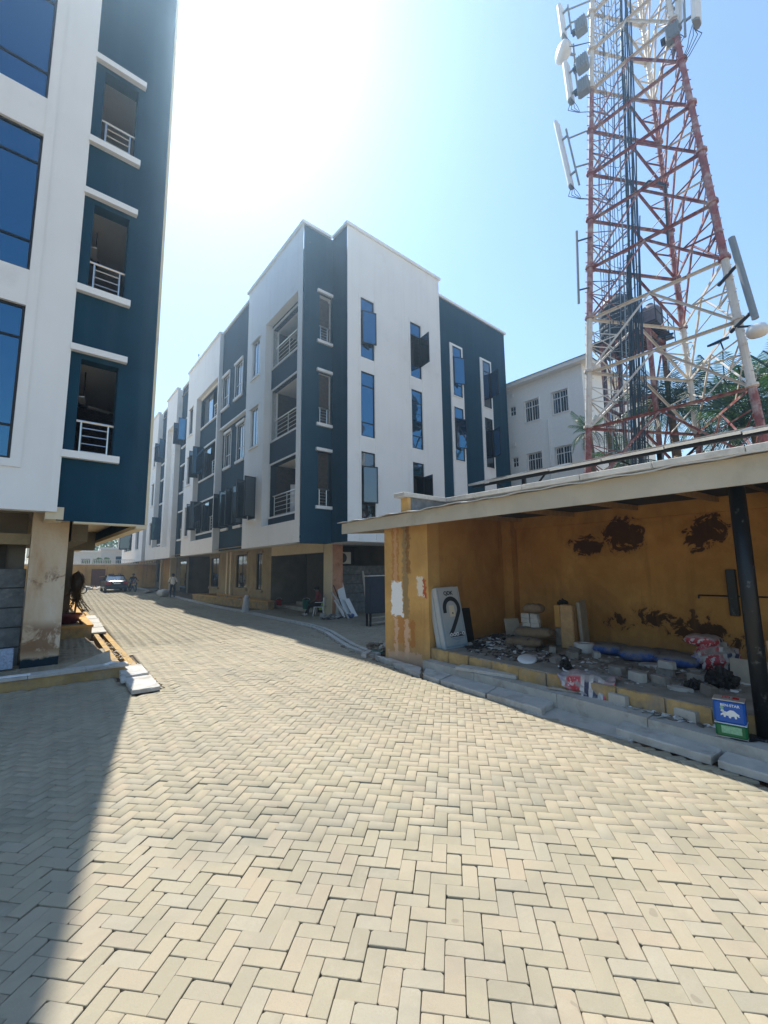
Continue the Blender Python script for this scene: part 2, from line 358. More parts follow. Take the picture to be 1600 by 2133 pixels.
# ---- herringbone pavers: unit cell .1035 m, two axes at 41 degrees to the street
PW = .1028
aa = R(-49.3); A2 = np.array([math.cos(aa), math.sin(aa)]); B2 = np.array([math.cos(aa+math.pi/2), math.sin(aa+math.pi/2)])
def in_paving(P):
    x, y = P[:, 0], P[:, 1]
    near = (y < 8.36) & (y > -3.5) & (x > -8) & (x < xr(y)-.03)
    nl = (y >= 8.36) & (y < 10.05-.0659*(x-1.8)*0) & (x > -8) & (x < 1.70)
    far = (y >= 8.36) & (y < 53.5) & (x > xl(y)+.03) & (x < xr(y)-.03)
    fore = (y > 8.35) & (y < 21.9) & (x > xr(y)+.38) & (x < 14) & ~((y < 8.8) & (x < 7.5))
    left = (y > 10.55) & (y < 16.15) & (x > -4) & (x < 1.84)
    return near | nl | far | fore, left
N = 620
ii, jj = np.meshgrid(np.arange(-N, N), np.arange(-N, N), indexing='ij')
k = (ii+jj) % 4
def cells(mask, du, dv): return np.stack([(ii[mask]+du)*PW, (jj[mask]+dv)*PW], 1)
h = cells(k == 0, 1, .5); v = cells(k == 2, .5, 1)
UV = np.concatenate([h, v]); ROT = np.concatenate([np.zeros(len(h)), np.ones(len(v))])
P2 = UV[:, :1]*A2+UV[:, 1:]*B2
keep = (P2[:, 0] > -9) & (P2[:, 0] < 16) & (P2[:, 1] > -4) & (P2[:, 1] < 54)
P2 = P2[keep]; ROT = ROT[keep]
m1, m2 = in_paving(P2); keep = m1 | m2; zoff = np.where(m2, .08, 0.0)[keep]; P2 = P2[keep]; ROT = ROT[keep]
# a few loose or missing stones along the drain edges
nP = len(P2)
Z2 = zoff+np.maximum(0, P2[:, 1]-25)*.017+RNG.normal(0, .0022, nP)-np.where(RNG.random(nP) < .03, .006, 0)+.005*np.sin(P2[:, 0]*1.7+P2[:, 1]*.9)
def paver_template(L, W, c, chips=(), rnd=.0042):
    """stone with rounded vertical corners and a worn top arris"""
    out = []
    for n, (sx, sy) in enumerate(((-1, -1), (1, -1), (1, 1), (-1, 1))):
        rr = rnd*(3.2 if n in chips else 1)
        cx, cy = sx*L/2, sy*W/2
        p1 = (cx-sx*rr, cy); p2 = (cx, cy-sy*rr)
        out += [p1, p2] if n in (1, 3) else [p2, p1]
    top = [((x-math.copysign(c, x)), (y-math.copysign(c, y)), 0) for x, y in out]
    mid = [(x, y, -c*1.1) for x, y in out]; bot = [(x, y, -.055) for x, y in out]
    n = 8
    fs = [tuple(range(n))]+[(i+n, (i+1) % n+n, (i+1) % n, i) for i in range(n)]+[(i+2*n, (i+1) % n+2*n, (i+1) % n+n, i+n) for i in range(n)]
    return np.array(top+mid+bot), fs
TPL = [paver_template(.2024, .0996, .0022), paver_template(.2014, .0990, .0028, (1,)), paver_template(.2030, .1000, .0020), paver_template(.2016, .0992, .0026, (2, 3))]
TPL_FAR = [(np.array([(-.0998, -.0483, 0), (.0998, -.0483, 0), (.0998, .0483, 0), (-.0998, .0483, 0), (-.1005, -.0490, -.028), (.1005, -.0490, -.028), (.1005, .0490, -.028), (-.1005, .0490, -.028)]), [(0, 1, 2, 3), (4, 5, 1, 0), (5, 6, 2, 1), (6, 7, 3, 2), (7, 4, 0, 3)])]
depth = P2[:, 0]*cf.x+P2[:, 1]*cf.y+(0-CH)*cf.z
px_ = (P2[:, 0]*cr2.x+P2[:, 1]*cr2.y-CH*cr2.z)/np.maximum(depth, .05); py_ = (P2[:, 0]*cu2.x+P2[:, 1]*cu2.y-CH*cu2.z)/np.maximum(depth, .05)
infr = (depth > .3) & (np.abs(px_) < .886*1.0) & (np.abs(py_) < 1.182)
order = np.argsort(np.where(infr, depth, 1e6)); solo = order[:300]; rest = np.setdiff1d(np.arange(nP), solo)
dist2 = np.hypot(P2[:, 0], P2[:, 1])
tid = RNG.integers(0, 4, nP); ang = aa+ROT*math.pi/2+RNG.normal(0, .006, nP)+np.where(RNG.random(nP) < .5, math.pi, 0)
tx = RNG.normal(0, .007, nP); ty = RNG.normal(0, .004, nP)
jx = RNG.normal(0, .0009, nP); jy = RNG.normal(0, .0009, nP)
def batch(idx, tpl, fs):
    n = len(idx); V = len(tpl); c, s = np.cos(ang[idx])[:, None], np.sin(ang[idx])[:, None]
    X = tpl[None, :, 0]*c-tpl[None, :, 1]*s+P2[idx, 0][:, None]+jx[idx][:, None]
    Y = tpl[None, :, 0]*s+tpl[None, :, 1]*c+P2[idx, 1][:, None]+jy[idx][:, None]
    Zv = tpl[None, :, 2]+tpl[None, :, 0]*ty[idx][:, None]+tpl[None, :, 1]*tx[idx][:, None]+Z2[idx][:, None]
    vs = np.stack([X, Y, Zv], 2).reshape(-1, 3)
    loops = np.concatenate([np.array(f) for f in fs]); ln = np.array([len(f) for f in fs])
    L = (loops[None, :]+(np.arange(n)*V)[:, None]).reshape(-1)
    return vs, L, np.tile(ln, n)
def bigmesh(name, parts, mat, parent):
    me = bpy.data.meshes.new(name); vo = 0; VS = []; LS = []; LN = []
    for vs, L, ln in parts: VS.append(vs); LS.append(L+vo); LN.append(ln); vo += len(vs)
    VS = np.concatenate(VS); LS = np.concatenate(LS).astype(np.int32); LN = np.concatenate(LN).astype(np.int32)
    me.vertices.add(len(VS)); me.vertices.foreach_set('co', VS.astype(np.float32).ravel())
    me.loops.add(len(LS)); me.loops.foreach_set('vertex_index', LS)
    st = np.concatenate([[0], np.cumsum(LN)[:-1]]).astype(np.int32)
    me.polygons.add(len(LN)); me.polygons.foreach_set('loop_start', st); me.polygons.foreach_set('loop_total', LN)
    me.materials.append(MATS[mat]); me.update(calc_edges=True); me.validate()
    o = bpy.data.objects.new(name, me); COL.objects.link(o); o.parent = parent; return o
nearm = dist2[rest] < 14
parts = [batch(rest[nearm & (tid[rest] == t)], *TPL[t]) for t in range(4)]
parts.append(batch(rest[~nearm], *TPL_FAR[0]))
stuff(bigmesh('pavers', parts, 'paver_concrete', street))
pm = []
for t in TPL:
    me = bpy.data.meshes.new('paver'); me.from_pydata([tuple(p) for p in t[0]], [], t[1]); me.materials.append(MATS['paver_concrete']); me.update(); pm.append(me)
for q in solo:
    o = bpy.data.objects.new('paver', pm[tid[q]]); COL.objects.link(o); o.parent = street
    o.location = (P2[q, 0]+jx[q], P2[q, 1]+jy[q], Z2[q]); o.rotation_euler = (tx[q], -ty[q], ang[q])

# ---- kerb strip and drain on the building side of the street
def strip(pts, w0, w1, z0, z1, name, mat, n=1):
    """ribbon along pts offset sideways between w0 and w1"""
    mb = MB()
    P = [Vector((x, y, 0)) for x, y in pts]; nn = []
    for i, p in enumerate(P):
        d = (P[min(i+1, len(P)-1)]-P[max(i-1, 0)]).normalized(); nn.append(Vector((d.y, -d.x, 0)))
    for i in range(len(P)-1):
        a, b = P[i], P[i+1]; na, nb = nn[i], nn[i+1]
        q = [a+na*w0, a+na*w1, b+nb*w1, b+nb*w0]
        za, zb = gz(a.y), gz(b.y)
        mb.hexa([(v.x, v.y) for v in q], [z0+za, z0+za, z0+zb, z0+zb], [z1+za, z1+za, z1+zb, z1+zb])
    return mb.build(name, mat)
kx = [(float(xr(y)), y) for y in (8.2, 8.64, 9.2, 9.61, 10.2, 10.94, 11.6, 12.2, 12.8, 13.2, 14.2, 16, 18, 20.7, 25, 31.4, 40, 53)]
struct(strip(kx, .015, .15, -.2, .035, 'kerb_outer', 'concrete')); struct(strip(kx, .215, .335, -.2, .045, 'kerb_inner', 'concrete')); struct(strip(kx, .15, .215, -.2, -.06, 'drain_gutter', 'sand'))
# ---- left drain: trough with two rendered walls
dl = [(1.92, 10.5), (2.0, 12), (2.14, 14.5), (2.24, 16.3), (2.45, 20), (2.75, 26.5), (2.95, 33), (3.8, 53)]
struct(strip(dl, .13, .27, -.35, .03, 'drain_wall_street', 'step_ochre')); struct(strip(dl, -.13, -.01, -.35, .06, 'drain_wall_house', 'step_ochre')); struct(strip(dl, -.01, .13, -.4, -.33, 'drain_bed', 'dark_interior'))
# ---- raised kerb in front of the left building, with its worn coping
kb = MB(); kb.hexa([(-9, 10.34), (1.84, 10.06), (1.84, 10.30), (-9, 10.60)], -.1, .17); struct(kb.build('kerb_left', 'step_ochre'))
kb = MB()
xs_ = [-9, -5, -2.5, -.9, .35, 1.2, 1.9]
for a, b in zip(xs_, xs_[1:]):
    ya, yb = 10.34-.0258*(a+9), 10.34-.0258*(b+9); kb.hexa([(a+.004, ya-.03), (b-.004, yb-.03), (b-.004, yb+.27), (a+.004, ya+.27)], .172, .225+random.uniform(-.006, .006))
struct(kb.build('kerb_coping', 'concrete_slab'))
# ---- loose drain cover slabs
def outline(pts, step=.09, jit=.004, chip=.022, seed=0):
    rg = random.Random(seed); out = []; c = sum((Vector(p) for p in pts), Vector((0, 0)))/len(pts)
    for i, p in enumerate(pts):
        a, b = Vector(p), Vector(pts[(i+1) % len(pts)]); n = max(2, int((b-a).length/step)); nn = Vector((-(b-a).y, (b-a).x)).normalized()
        if nn.dot(c-a) < 0: nn = -nn
        for k in range(n):
            q = a.lerp(b, k/n)+nn*abs(rg.gauss(0, jit))
            if k == 0: q = q+(c-q).normalized()*rg.uniform(.004, chip*1.3)
            elif rg.random() < .13: q = q+nn*rg.uniform(.3, 1)*chip
            out.append(q)
    return out
def rough_slab(name, mat, pts, z0, z1, seed=0):
    """cast slab with chipped, uneven arrises"""
    o1 = outline(pts, seed=seed); c = sum((q for q in o1), Vector((0, 0)))/len(o1); rg = random.Random(seed+9); n = len(o1); mb = MB()
    top = [(*(q+(c-q).normalized()*rg.uniform(.005, .014)), z1+rg.gauss(0, .0012)) for q in o1]; mid = [(q.x, q.y, z1-rg.uniform(.006, .016)) for q in o1]; bot = [(q.x, q.y, z0) for q in o1]
    mb.add(top+mid+bot+[(c.x, c.y, z1)], [(i, (i+1) % n, 3*n) for i in range(n)]+[(n+i, n+(i+1) % n, (i+1) % n, i) for i in range(n)]+[(2*n+i, 2*n+(i+1) % n, n+(i+1) % n, n+i) for i in range(n)]+[tuple(range(3*n-1, 2*n-1, -1))])
    return fixnormals(mb.build(name, mat))
def slab(loc, sx, sy, h, rz, label, mat='concrete_slab', rx=0, ry=0, name='drain_cover', group='loose concrete drain covers', cat='drain cover'):
    o = rough_slab(name, mat, [(-sx/2, -sy/2), (sx/2, -sy/2), (sx/2, sy/2), (-sx/2, sy/2)], 0, h, int(abs(loc[0]*97+loc[1]*31)*10)); o.location = loc; o.rotation_euler = (rx, ry, rz); return tag(o, label, cat, group)
slab((1.95, 9.96, .05), .44, 1.02, .06, R(-4), 'pale drain cover slab in the sun beyond the front slab, beside the left kerb end')
slab((1.90, 8.88, .015), .44, 1.08, .065, R(-4), 'pale drain cover slab lying nearest the camera at the end of the left kerb')
slab((1.70, 9.42, .05), .10, .55, .05, R(-6), 'narrow pale offcut of slab along the side of the left drain covers', name='cover_offcut')
slab((2.30, 17.6, .06), .50, 1.5, .055, R(-4), 'white drain cover slab beside the corner of the left planter')
slab((2.45, 19.3, .055), .50, 1.5, .055, R(-5), 'white drain cover slab second along the left planter')
slab((2.58, 21.0, .06), .50, 1.5, .055, R(-5), 'white drain cover slab third along the left planter', rx=R(1.5))
slab((2.72, 23.0, .05), .5, 1.6, .055, R(-4), 'white drain cover slab fourth along the left planter')
slab((2.86, 27.5, .10), .5, 1.0, .06, R(-5), 'white drain cover slab at the far end of the left drain', rx=R(-4))
# ================================================================== BUILDINGS
T = .033
FL = [(4.5, 6.6), (8.2, 10.3), (11.9, 13.95)]          # sill and head of the three upper storeys
def railing(F, u0, u1, d, z0, z1, parent, bars=4, posts=2):
    mb = MB(); r = .018
    mb.tube(F.p(u0-.06, d, z1), F.p(u1+.06, d, z1), .032, n=8)
    for k in range(posts):
        u = u0+.08+(u1-u0-.16)*k/max(1, posts-1); mb.tube(F.p(u, d, z0), F.p(u, d, z1), .024, n=6)
    for k in range(bars):
        z = z0+.06+(z1-z0-.2)*k/(bars-1); mb.tube(F.p(u0+.06, d, z), F.p(u1-.06, d, z), .013, n=5)
    return mb.build('balcony_railing', 'steel', parent)
def sill(F, u0, u1, z, h, parent, d=-.07, name='sill', mat='white_paint', d1=.05):
    return fixnormals(fbox(MB(), F, u0, u1, d, d1, z, z+h).build(name, mat, parent))
def sash(F, u, z0, z1, w, ang, d, win, side=1, mat='blue_glass'):
    """side hung leaf swung outward by ang about the vertical at u"""
    c, s = math.cos(ang), math.sin(ang)
    G = Fr((0, 0), (1, 0), (0, 1)); o = F.p(u, d, 0); uu = F.u*side*c-F.n*s; nn = F.u*side*s+F.n*c
    G.o = Vector((o.x, o.y, 0)); G.u = uu; G.n = nn
    mb = MB(); t = .045
    fbox(mb, G, 0, t, -.02, .02, z0, z1, 0); fbox(mb, G, w-t, w, -.02, .02, z0, z1, 0)
    fbox(mb, G, t, w-t, -.02, .02, z0, z0+t, 0); fbox(mb, G, t, w-t, -.02, .02, z1-t, z1, 0)
    fbox(mb, G, t, w-t, -.005, .005, z0+t, z1-t, 1)
    return fixnormals(mb.build('sash', ['dark_frame', mat], win))
def window(F, u0, u1, z0, z1, d, parent, cuts=(), vcuts=(), frame='dark_frame', gl='blue_glass', skip=(), t=.045):
    """framed window at depth d; panes between the transoms in cuts and mullions in vcuts"""
    fr = MB(); zs = [z0, *cuts, z1]; us = [u0, *vcuts, u1]
    fbox(fr, F, u0, u0+t, d-.03, d+.03, z0, z1); fbox(fr, F, u1-t, u1, d-.03, d+.03, z0, z1)
    fbox(fr, F, u0+t, u1-t, d-.03, d+.03, z0, z0+t); fbox(fr, F, u0+t, u1-t, d-.03, d+.03, z1-t, z1)
    for c in cuts: fbox(fr, F, u0+t, u1-t, d-.028, d+.028, c-t*.45, c+t*.45)
    for c in vcuts: fbox(fr, F, c-t*.5, c+t*.5, d-.029, d+.029, z0+t, z1-t)
    w = fixnormals(fr.build('window', frame, parent))
    for i, (a, b) in enumerate(zip(us, us[1:])):
        for j, (e, f) in enumerate(zip(zs, zs[1:])):
            if (i, j) in skip: continue
            q = random.uniform(-.004, .004)
            mb = MB(); fbox(mb, F, a+.02, b-.02, d-.006, d+.006, e+.02, f-.02); o = fixnormals(mb.build('pane', gl, w))
    return w
def room(F, u0, u1, d0, d1, z0, z1, parent, back='stone_cladding', side='white_paint', name='balcony_room'):
    """open-fronted room: floor, ceiling, side and back walls"""
    mb = MB()
    mb.quad(F.p(u0, d0, z0), F.p(u1, d0, z0), F.p(u1, d1, z0), F.p(u0, d1, z0), 1); mb.quad(F.p(u0, d0, z1), F.p(u1, d0, z1), F.p(u1, d1, z1), F.p(u0, d1, z1), 1)
    mb.quad(F.p(u0, d0, z0), F.p(u0, d1, z0), F.p(u0, d1, z1), F.p(u0, d0, z1), 0); mb.quad(F.p(u1, d0, z0), F.p(u1, d1, z0), F.p(u1, d1, z1), F.p(u1, d0, z1), 0)
    mb.quad(F.p(u0, d1, z0), F.p(u1, d1, z0), F.p(u1, d1, z1), F.p(u0, d1, z1), 0)
    return mb.build(name, [back, side], parent)
def parapet(F, u0, u1, z, parent, d0=-.09, d1=.2, h=.13):
    return fixnormals(fbox(MB(), F, u0, u1, d0, d1, z, z+h).build('parapet_cap', 'white_paint', parent))
def trim(F, u0, u1, z0, z1, d, parent, w=.12, name='window_trim', mat='white_paint', pr=.04):
    mb = MB(); fbox(mb, F, u0-w, u0, d-pr, d+.02, z0-w, z1+w); fbox(mb, F, u1, u1+w, d-pr, d+.02, z0-w, z1+w)
    fbox(mb, F, u0, u1, d-pr, d+.02, z1, z1+w); fbox(mb, F, u0, u1, d-pr, d+.02, z0-w, z0); return fixnormals(mb.build(name, mat, parent))

# ------------------------------------------------------------------ central apartment block
cb = thing('apartment_building', 'four storey white and navy apartment block with corner balconies in the centre', 'building', (12, 25, 0))
FS = Fr((8.6, 15.28), (T, 1), (1, -T))                 # street side
FN = Fr((8.6, 15.28), (1, 0), (0, 1))                  # narrow navy front by the corner
FW = Fr((10.11, 14.1), (1, 0), (0, 1))                 # white front
FB = Fr((16.0, 14.4), (1, 0), (0, 1))                  # navy front at the right
ZB, ZT = 3.13, 17.12
# -- street side, bay one: white shell with the tall balcony recess
small1 = [(4.6, 5.55, a, b-.05) for a, b in FL]
w = MB(); fwall(w, FS, 0, 6.25, ZB, ZT, 0, [(.42, 3.85, 4.06, 14.2)]+small1, .2)
for (a, b, c, e) in [(.42, 3.85, 4.06, 14.2)]:
    pass
w.quad(FS.p(6.25, 0, ZB), FS.p(6.25, .5, ZB), FS.p(6.25, .5, ZT), FS.p(6.25, 0, ZT)); w.quad(FS.p(0, 0, ZB), FS.p(6.25, 0, ZB), FS.p(6.25, .5, ZB), FS.p(0, .5, ZB))
for q in (((.42, 4.06), (3.85, 4.06)), ((3.85, 4.06), (3.85, 14.2)), ((3.85, 14.2), (.42, 14.2)), ((.42, 14.2), (.42, 4.06))):
    w.quad(FS.p(q[0][0], .2, q[0][1]), FS.p(q[1][0], .2, q[1][1]), FS.p(q[1][0], .36, q[1][1]), FS.p(q[0][0], .36, q[0][1]))
w.build('wall', 'white_paint', cb)
ops1 = [(.62, 3.72, 4.5, 7.0), (.62, 3.72, 8.2, 10.72), (.62, 3.72, 11.92, 13.95)]
fwall(MB(), FS, .42, 3.85, 4.06, 14.2, .35, ops1, .22).build('balcony_wall', 'slate_stucco', cb)
for k, (a, b, c, e) in enumerate(ops1):
    trim(FS, a, b, c, e, .35, cb, .07, 'balcony_frame', pr=.05)
    railing(FS, a+.05, b-.3, .42, c, c+.98, cb, 5, 3)
    # lining of the opening, navy on the lowest floor
    mb = MB()
    for (ua, za), (ub, zb) in (((a, c), (b, c)), ((b, c), (b, e)), ((b, e), (a, e)), ((a, e), (a, c))):
        mb.quad(FS.p(ua, .352, za), FS.p(ub, .352, zb), FS.p(ub, .66, zb), FS.p(ua, .66, za))
    mb.build('opening_lining', 'slate_stucco' if k == 0 else 'white_paint', cb)
    room(FS, .28, 4.0, .66, 2.5, c-.75, e+.12, cb)
for a, b, c, e in small1:
    window(FS, a, b, c, e, .1, cb, (), ((a+b)/2,), 'white_frame' if c > 5 else 'dark_frame', 'dark_glass'); sill(FS, a-.1, b+.1, c-.1, .1, cb); sill(FS, a-.1, b+.1, e, .09, cb, name='lintel')
parapet(FS, -.08, 6.33, ZT, cb)
# -- recessed navy strip one, upper storey stepped forward over a white ledge
n1l = [(7.4, 8.5, *FL[0]), (7.4, 8.5, *FL[1]), (9.55, 10.6, *FL[0]), (9.55, 10.6, *FL[1])]; n1u = [(7.5, 8.6, *FL[2]), (9.65, 10.8, *FL[2])]
fwall(MB(), FS, 6.25, 11.05, 3.2, 10.75, .40, n1l, .16).build('wall', 'slate_stucco', cb)
w = MB(); fwall(w, FS, 6.25, 11.05, 10.75, 17.0, .22, n1u, .16); w.quad(FS.p(6.25, .22, 10.75), FS.p(11.05, .22, 10.75), FS.p(11.05, .45, 10.75), FS.p(6.25, .45, 10.75)); w.build('wall', 'slate_stucco', cb)
sill(FS, 6.26, 11.04, 10.65, .1, cb, .17, 'ledge', d1=.45)
for a, b, c, e in n1l+n1u:
    dd = .22 if c > 11 else .40
    if c > 5:
        window(FS, a, b, c, e, dd+.09, cb, (c+.75,), ((a+b)/2,), 'white_frame', 'dark_glass'); sill(FS, a-.12, b+.12, c-.14, .14, cb, dd-.09, d1=dd+.04); sill(FS, a-.12, b+.12, e, .14, cb, dd-.09, 'lintel', d1=dd+.04)
        fbox(MB(), FS, a-.07, a, dd-.03, dd+.02, c, e).build('jamb', 'white_paint', cb); fbox(MB(), FS, b, b+.07, dd-.03, dd+.02, c, e).build('jamb', 'white_paint', cb)
    else:
        wv = window(FS, a, b, c, e+.05, dd+.09, cb, (), (), 'dark_frame', 'dark_glass'); sill(FS, a-.05, b+.05, c-.14, .14, cb, dd-.1, d1=dd+.04); sill(FS, a-.05, b+.05, e+.05, .08, cb, dd-.06, 'lintel', d1=dd+.04)
        sash(FS, b+.02, c+.06, e, .52, R(95), dd-.02, wv, -1, 'dark_glass'); sash(FS, a-.02, c+.06, e, .52, R(78), dd-.02, wv, 1, 'dark_glass')
wv = window(FS, 4.6, 5.55, 4.5, 6.55, .05, cb, (), (), 'dark_frame', 'dark_glass'); sash(FS, 4.58, 4.6, 6.55, .6, R(100), -.02, wv, 1, 'dark_glass'); sash(FS, 5.6, 4.6, 6.55, .6, R(85), -.02, wv, -1, 'dark_glass')
parapet(FS, 6.33, 11.0, 17.0, cb, .13, .5)
# -- bay two
def bay(u0, u1, rec, opsu, smallu, zt, ret=.5, openwin=()):
    sm = [(smallu[0], smallu[1], a, b-.05) for a, b in FL] if smallu else []
    w = MB(); hole = [(rec[0], rec[1], 4.06, 14.2)] if rec else []
    fwall(w, FS, u0, u1, ZB, zt, 0, hole+sm, .34)
    w.quad(FS.p(u0, 0, ZB), FS.p(u0, ret, ZB), FS.p(u0, ret, zt), FS.p(u0, 0, zt)); w.quad(FS.p(u1, 0, ZB), FS.p(u1, ret, ZB), FS.p(u1, ret, zt), FS.p(u1, 0, zt))
    w.quad(FS.p(u0, 0, ZB), FS.p(u1, 0, ZB), FS.p(u1, ret, ZB), FS.p(u0, ret, ZB)); w.build('wall', 'white_paint', cb)
    for a, b, c, e in sm:
        window(FS, a, b, c, e, .12, cb, (), ((a+b)/2,), 'dark_frame', 'dark_glass'); sill(FS, a-.1, b+.1, c-.1, .1, cb); sill(FS, a-.1, b+.1, e, .08, cb, name='lintel')
    parapet(FS, u0-.06, u1+.06, zt, cb)
    return sm
bay(11.05, 18.3, (11.2, 15.85), None, (16.7, 17.6), 17.0)
ops2 = [(11.5, 15.6, 4.55, 6.62), (11.5, 15.6, 8.2, 10.35), (11.5, 15.65, 12.0, 14.1)]
fwall(MB(), FS, 11.2, 15.85, 4.06, 14.2, .34, ops2, .2).build('balcony_wall', 'slate_stucco', cb)
for k, (a, b, c, e) in enumerate(ops2):
    sill(FS, a-.02, b+.05, c-.1, .1, cb, .26, d1=.36); sill(FS, a-.02, b+.05, e, .1, cb, .27, 'lintel', d1=.36)
    railing(FS, a, a+1.5, .4, c, c+.95, cb, 5, 3)
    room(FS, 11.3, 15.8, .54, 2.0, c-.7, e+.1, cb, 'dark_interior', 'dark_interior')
    wv = window(FS, 13.4, b-.05, c+.05, e-.05, .44, cb, (), (14.4,), 'dark_frame', 'dark_glass')
    if k < 2: sash(FS, 14.3, c+.25, e-.02, .7, R(88), .2, wv, 1, 'dark_glass' if k == 0 else 'blue_glass'); sash(FS, 15.55, c+.25, e-.02, .6, R(98), .2, wv, -1, 'dark_glass')
# -- navy strip two
n2 = [(19.35, 20.9, *FL[0]), (19.35, 20.9, *FL[1]), (19.35, 20.9, *FL[2])]
fwall(MB(), FS, 18.3, 21.65, 3.2, 17.0, .40, n2, .16).build('wall', 'slate_stucco', cb)
for a, b, c, e in n2:
    wv = window(FS, a, b, c, e, .5, cb, (), ((a+b)/2,), 'dark_frame', 'blue_glass' if c > 11 else 'dark_glass'); sill(FS, a-.1, b+.1, c-.12, .12, cb, .3, d1=.44); sill(FS, a-.1, b+.1, e, .1, cb, .3, 'lintel', d1=.44)
    if c > 11: sash(FS, b, c+.2, e-.1, .7, R(92), .36, wv, -1); sash(FS, a, c+.2, e-.1, .7, R(80), .36, wv, 1)
    elif c > 5: railing(FS, a+.05, a+.7, .36, c, c+.8, cb, 5, 2)
    else: railing(FS, a+.05, a+.7, .36, c, c+.75, cb, 5, 2)
parapet(FS, 18.36, 21.6, 17.0, cb, .31, .6)
# -- bay three: white stair recess
bay(21.65, 25.2, (21.9, 24.6), None, None, 17.0)
st3 = [(22.3, 23.6, a+.1, b) for a, b in FL]
fwall(MB(), FS, 21.9, 24.6, 4.06, 14.2, .34, st3, .14).build('stair_wall', 'white_paint', cb)
for a, b, c, e in st3: window(FS, a, b, c, e, .44, cb, (), ((a+b)/2,), 'white_frame', 'dark_glass'); sill(FS, a-.1, b+.1, c-.1, .1, cb, .26, d1=.38)
# -- navy strip three, bay four, strip four and the far bay
n3 = [(26.2, 28.0, a, b) for a, b in FL]
fwall(MB(), FS, 25.2, 28.7, 4.2, 17.0, .40, n3, .16).build('wall', 'slate_stucco', cb)
fbox(MB(), FS, 25.2, 28.7, .0, .5, ZB, 4.2).build('apron', 'white_paint', cb)
for a, b, c, e in n3:
    wv = window(FS, a, b, c, e, .5, cb, (), ((a+b)/2,), 'dark_frame', 'dark_glass'); sill(FS, a-.1, b+.1, c-.12, .12, cb, .3, d1=.44); sill(FS, a-.1, b+.1, e, .1, cb, .3, 'lintel', d1=.44)
    if c > 11: sash(FS, b, c+.2, e-.1, .7, R(85), .36, wv, -1); sash(FS, a, c+.2, e-.1, .7, R(95), .36, wv, 1)
    if c < 5: sash(FS, a+.2, c+.3, e+.2, .8, R(75), .3, wv, 1)
parapet(FS, 25.28, 28.64, 17.0, cb, .31, .6)
bay(28.7, 31.6, None, None, (29.2, 30.1), 17.0)
n4 = [(31.95, 33.0, a, b) for a, b in FL]
fwall(MB(), FS, 31.6, 33.4, 3.2, 17.0, .40, n4, .16).build('wall', 'slate_stucco', cb)
for a, b, c, e in n4: window(FS, a, b, c, e, .5, cb, (), (), 'dark_frame', 'dark_glass'); sill(FS, a-.1, b+.1, c-.12, .12, cb, .3, d1=.44)
parapet(FS, 31.66, 33.34, 17.0, cb, .31, .6)
w = MB(); hb = [(35.4, 37.4, 4.4, 6.5), (39.6, 44.6, 4.4, 6.5), (35.4, 37.4, 8.2, 10.3), (39.6, 44.6, 8.2, 10.3)]
fwall(w, FS, 33.4, 46.4, ZB, 17.0, 0, hb, .3); w.quad(FS.p(33.4, 0, ZB), FS.p(33.4, .5, ZB), FS.p(33.4, .5, 17), FS.p(33.4, 0, 17)); w.quad(FS.p(33.4, 0, ZB), FS.p(46.4, 0, ZB), FS.p(46.4, .5, ZB), FS.p(33.4, .5, ZB)); w.build('wall', 'white_paint', cb)
for a, b, c, e in hb:
    wv = window(FS, a, b, c, e, .2, cb, (), ((a+b)/2,), 'dark_frame', 'dark_glass'); sill(FS, a-.1, b+.1, c-.1, .1, cb)
    if a > 38 and c < 5: sash(FS, a+1.2, c+.25, e+.05, 1.1, R(85), .1, wv, 1, 'dark_glass'); sash(FS, b-1.5, c+.25, e+.05, .9, R(80), .1, wv, -1, 'dark_glass')
parapet(FS, 33.34, 46.4, 17.0, cb)
# lightning rod on the roof edge
mb = MB(); p = FS.p(19.8, 1.0, 16.8); mb.tube(p, p+Vector((0, 0, 2.6)), .035, .02); mb.lathe(p+Vector((0, 0, 2.55)), [(.02, 0), (.09, .08), (.02, .3)], 8); mb.build('lightning_rod', 'steel', cb)
# -- narrow navy front: stacked openings with white sills and lintels
opn = [(.84, 1.56, 4.66, 7.0), (.84, 1.56, 8.22, 10.52), (.84, 1.56, 11.97, 14.2)]
w = MB(); fwall(w, FN, 0.03, 1.51, ZB-.02, ZT, 0, [(a, min(b, 1.5), c, e) for a, b, c, e in opn], .12)
w.quad(FN.p(1.51, 0, ZB), FN.p(1.51, -1.15, ZB), FN.p(1.51, -1.15, ZT), FN.p(1.51, 0, ZT))
w.quad(FN.p(.03, 0, ZB-.02), FN.p(1.51, 0, ZB-.02), FN.p(1.51, .5, ZB-.02), FN.p(.03, .5, ZB-.02)); w.build('wall', 'navy_stucco', cb)
for k, (a, b, c, e) in enumerate(opn):
    b = 1.5
    sill(FN, a-.12, b+.0, c-.13, .13, cb, -.1); sill(FN, a-.12, b+.0, e, .13, cb, -.1, 'lintel')
    railing(FN, a+.03, b-.12, .08, c, c+.72, cb, 5, 2)
    mb = MB(); hh = .32
    for (ua, za), (ub, zb) in (((a, c), (b, c)), ((b, c), (b, e)), ((b, e), (a, e)), ((a, e), (a, c))):
        mb.quad(FN.p(ua, .002, za), FN.p(ub, .002, zb), FN.p(ub, hh, zb), FN.p(ua, hh, za))
    mb.build('opening_lining', 'navy_stucco' if k == 0 else 'white_paint', cb)
parapet(FN, -.09, 1.42, ZT+.003, cb); fixnormals(MB().box(10.03, 10.2, 14.302, 15.188, ZT, ZT+.128).build('parapet_cap', 'white_paint', cb))
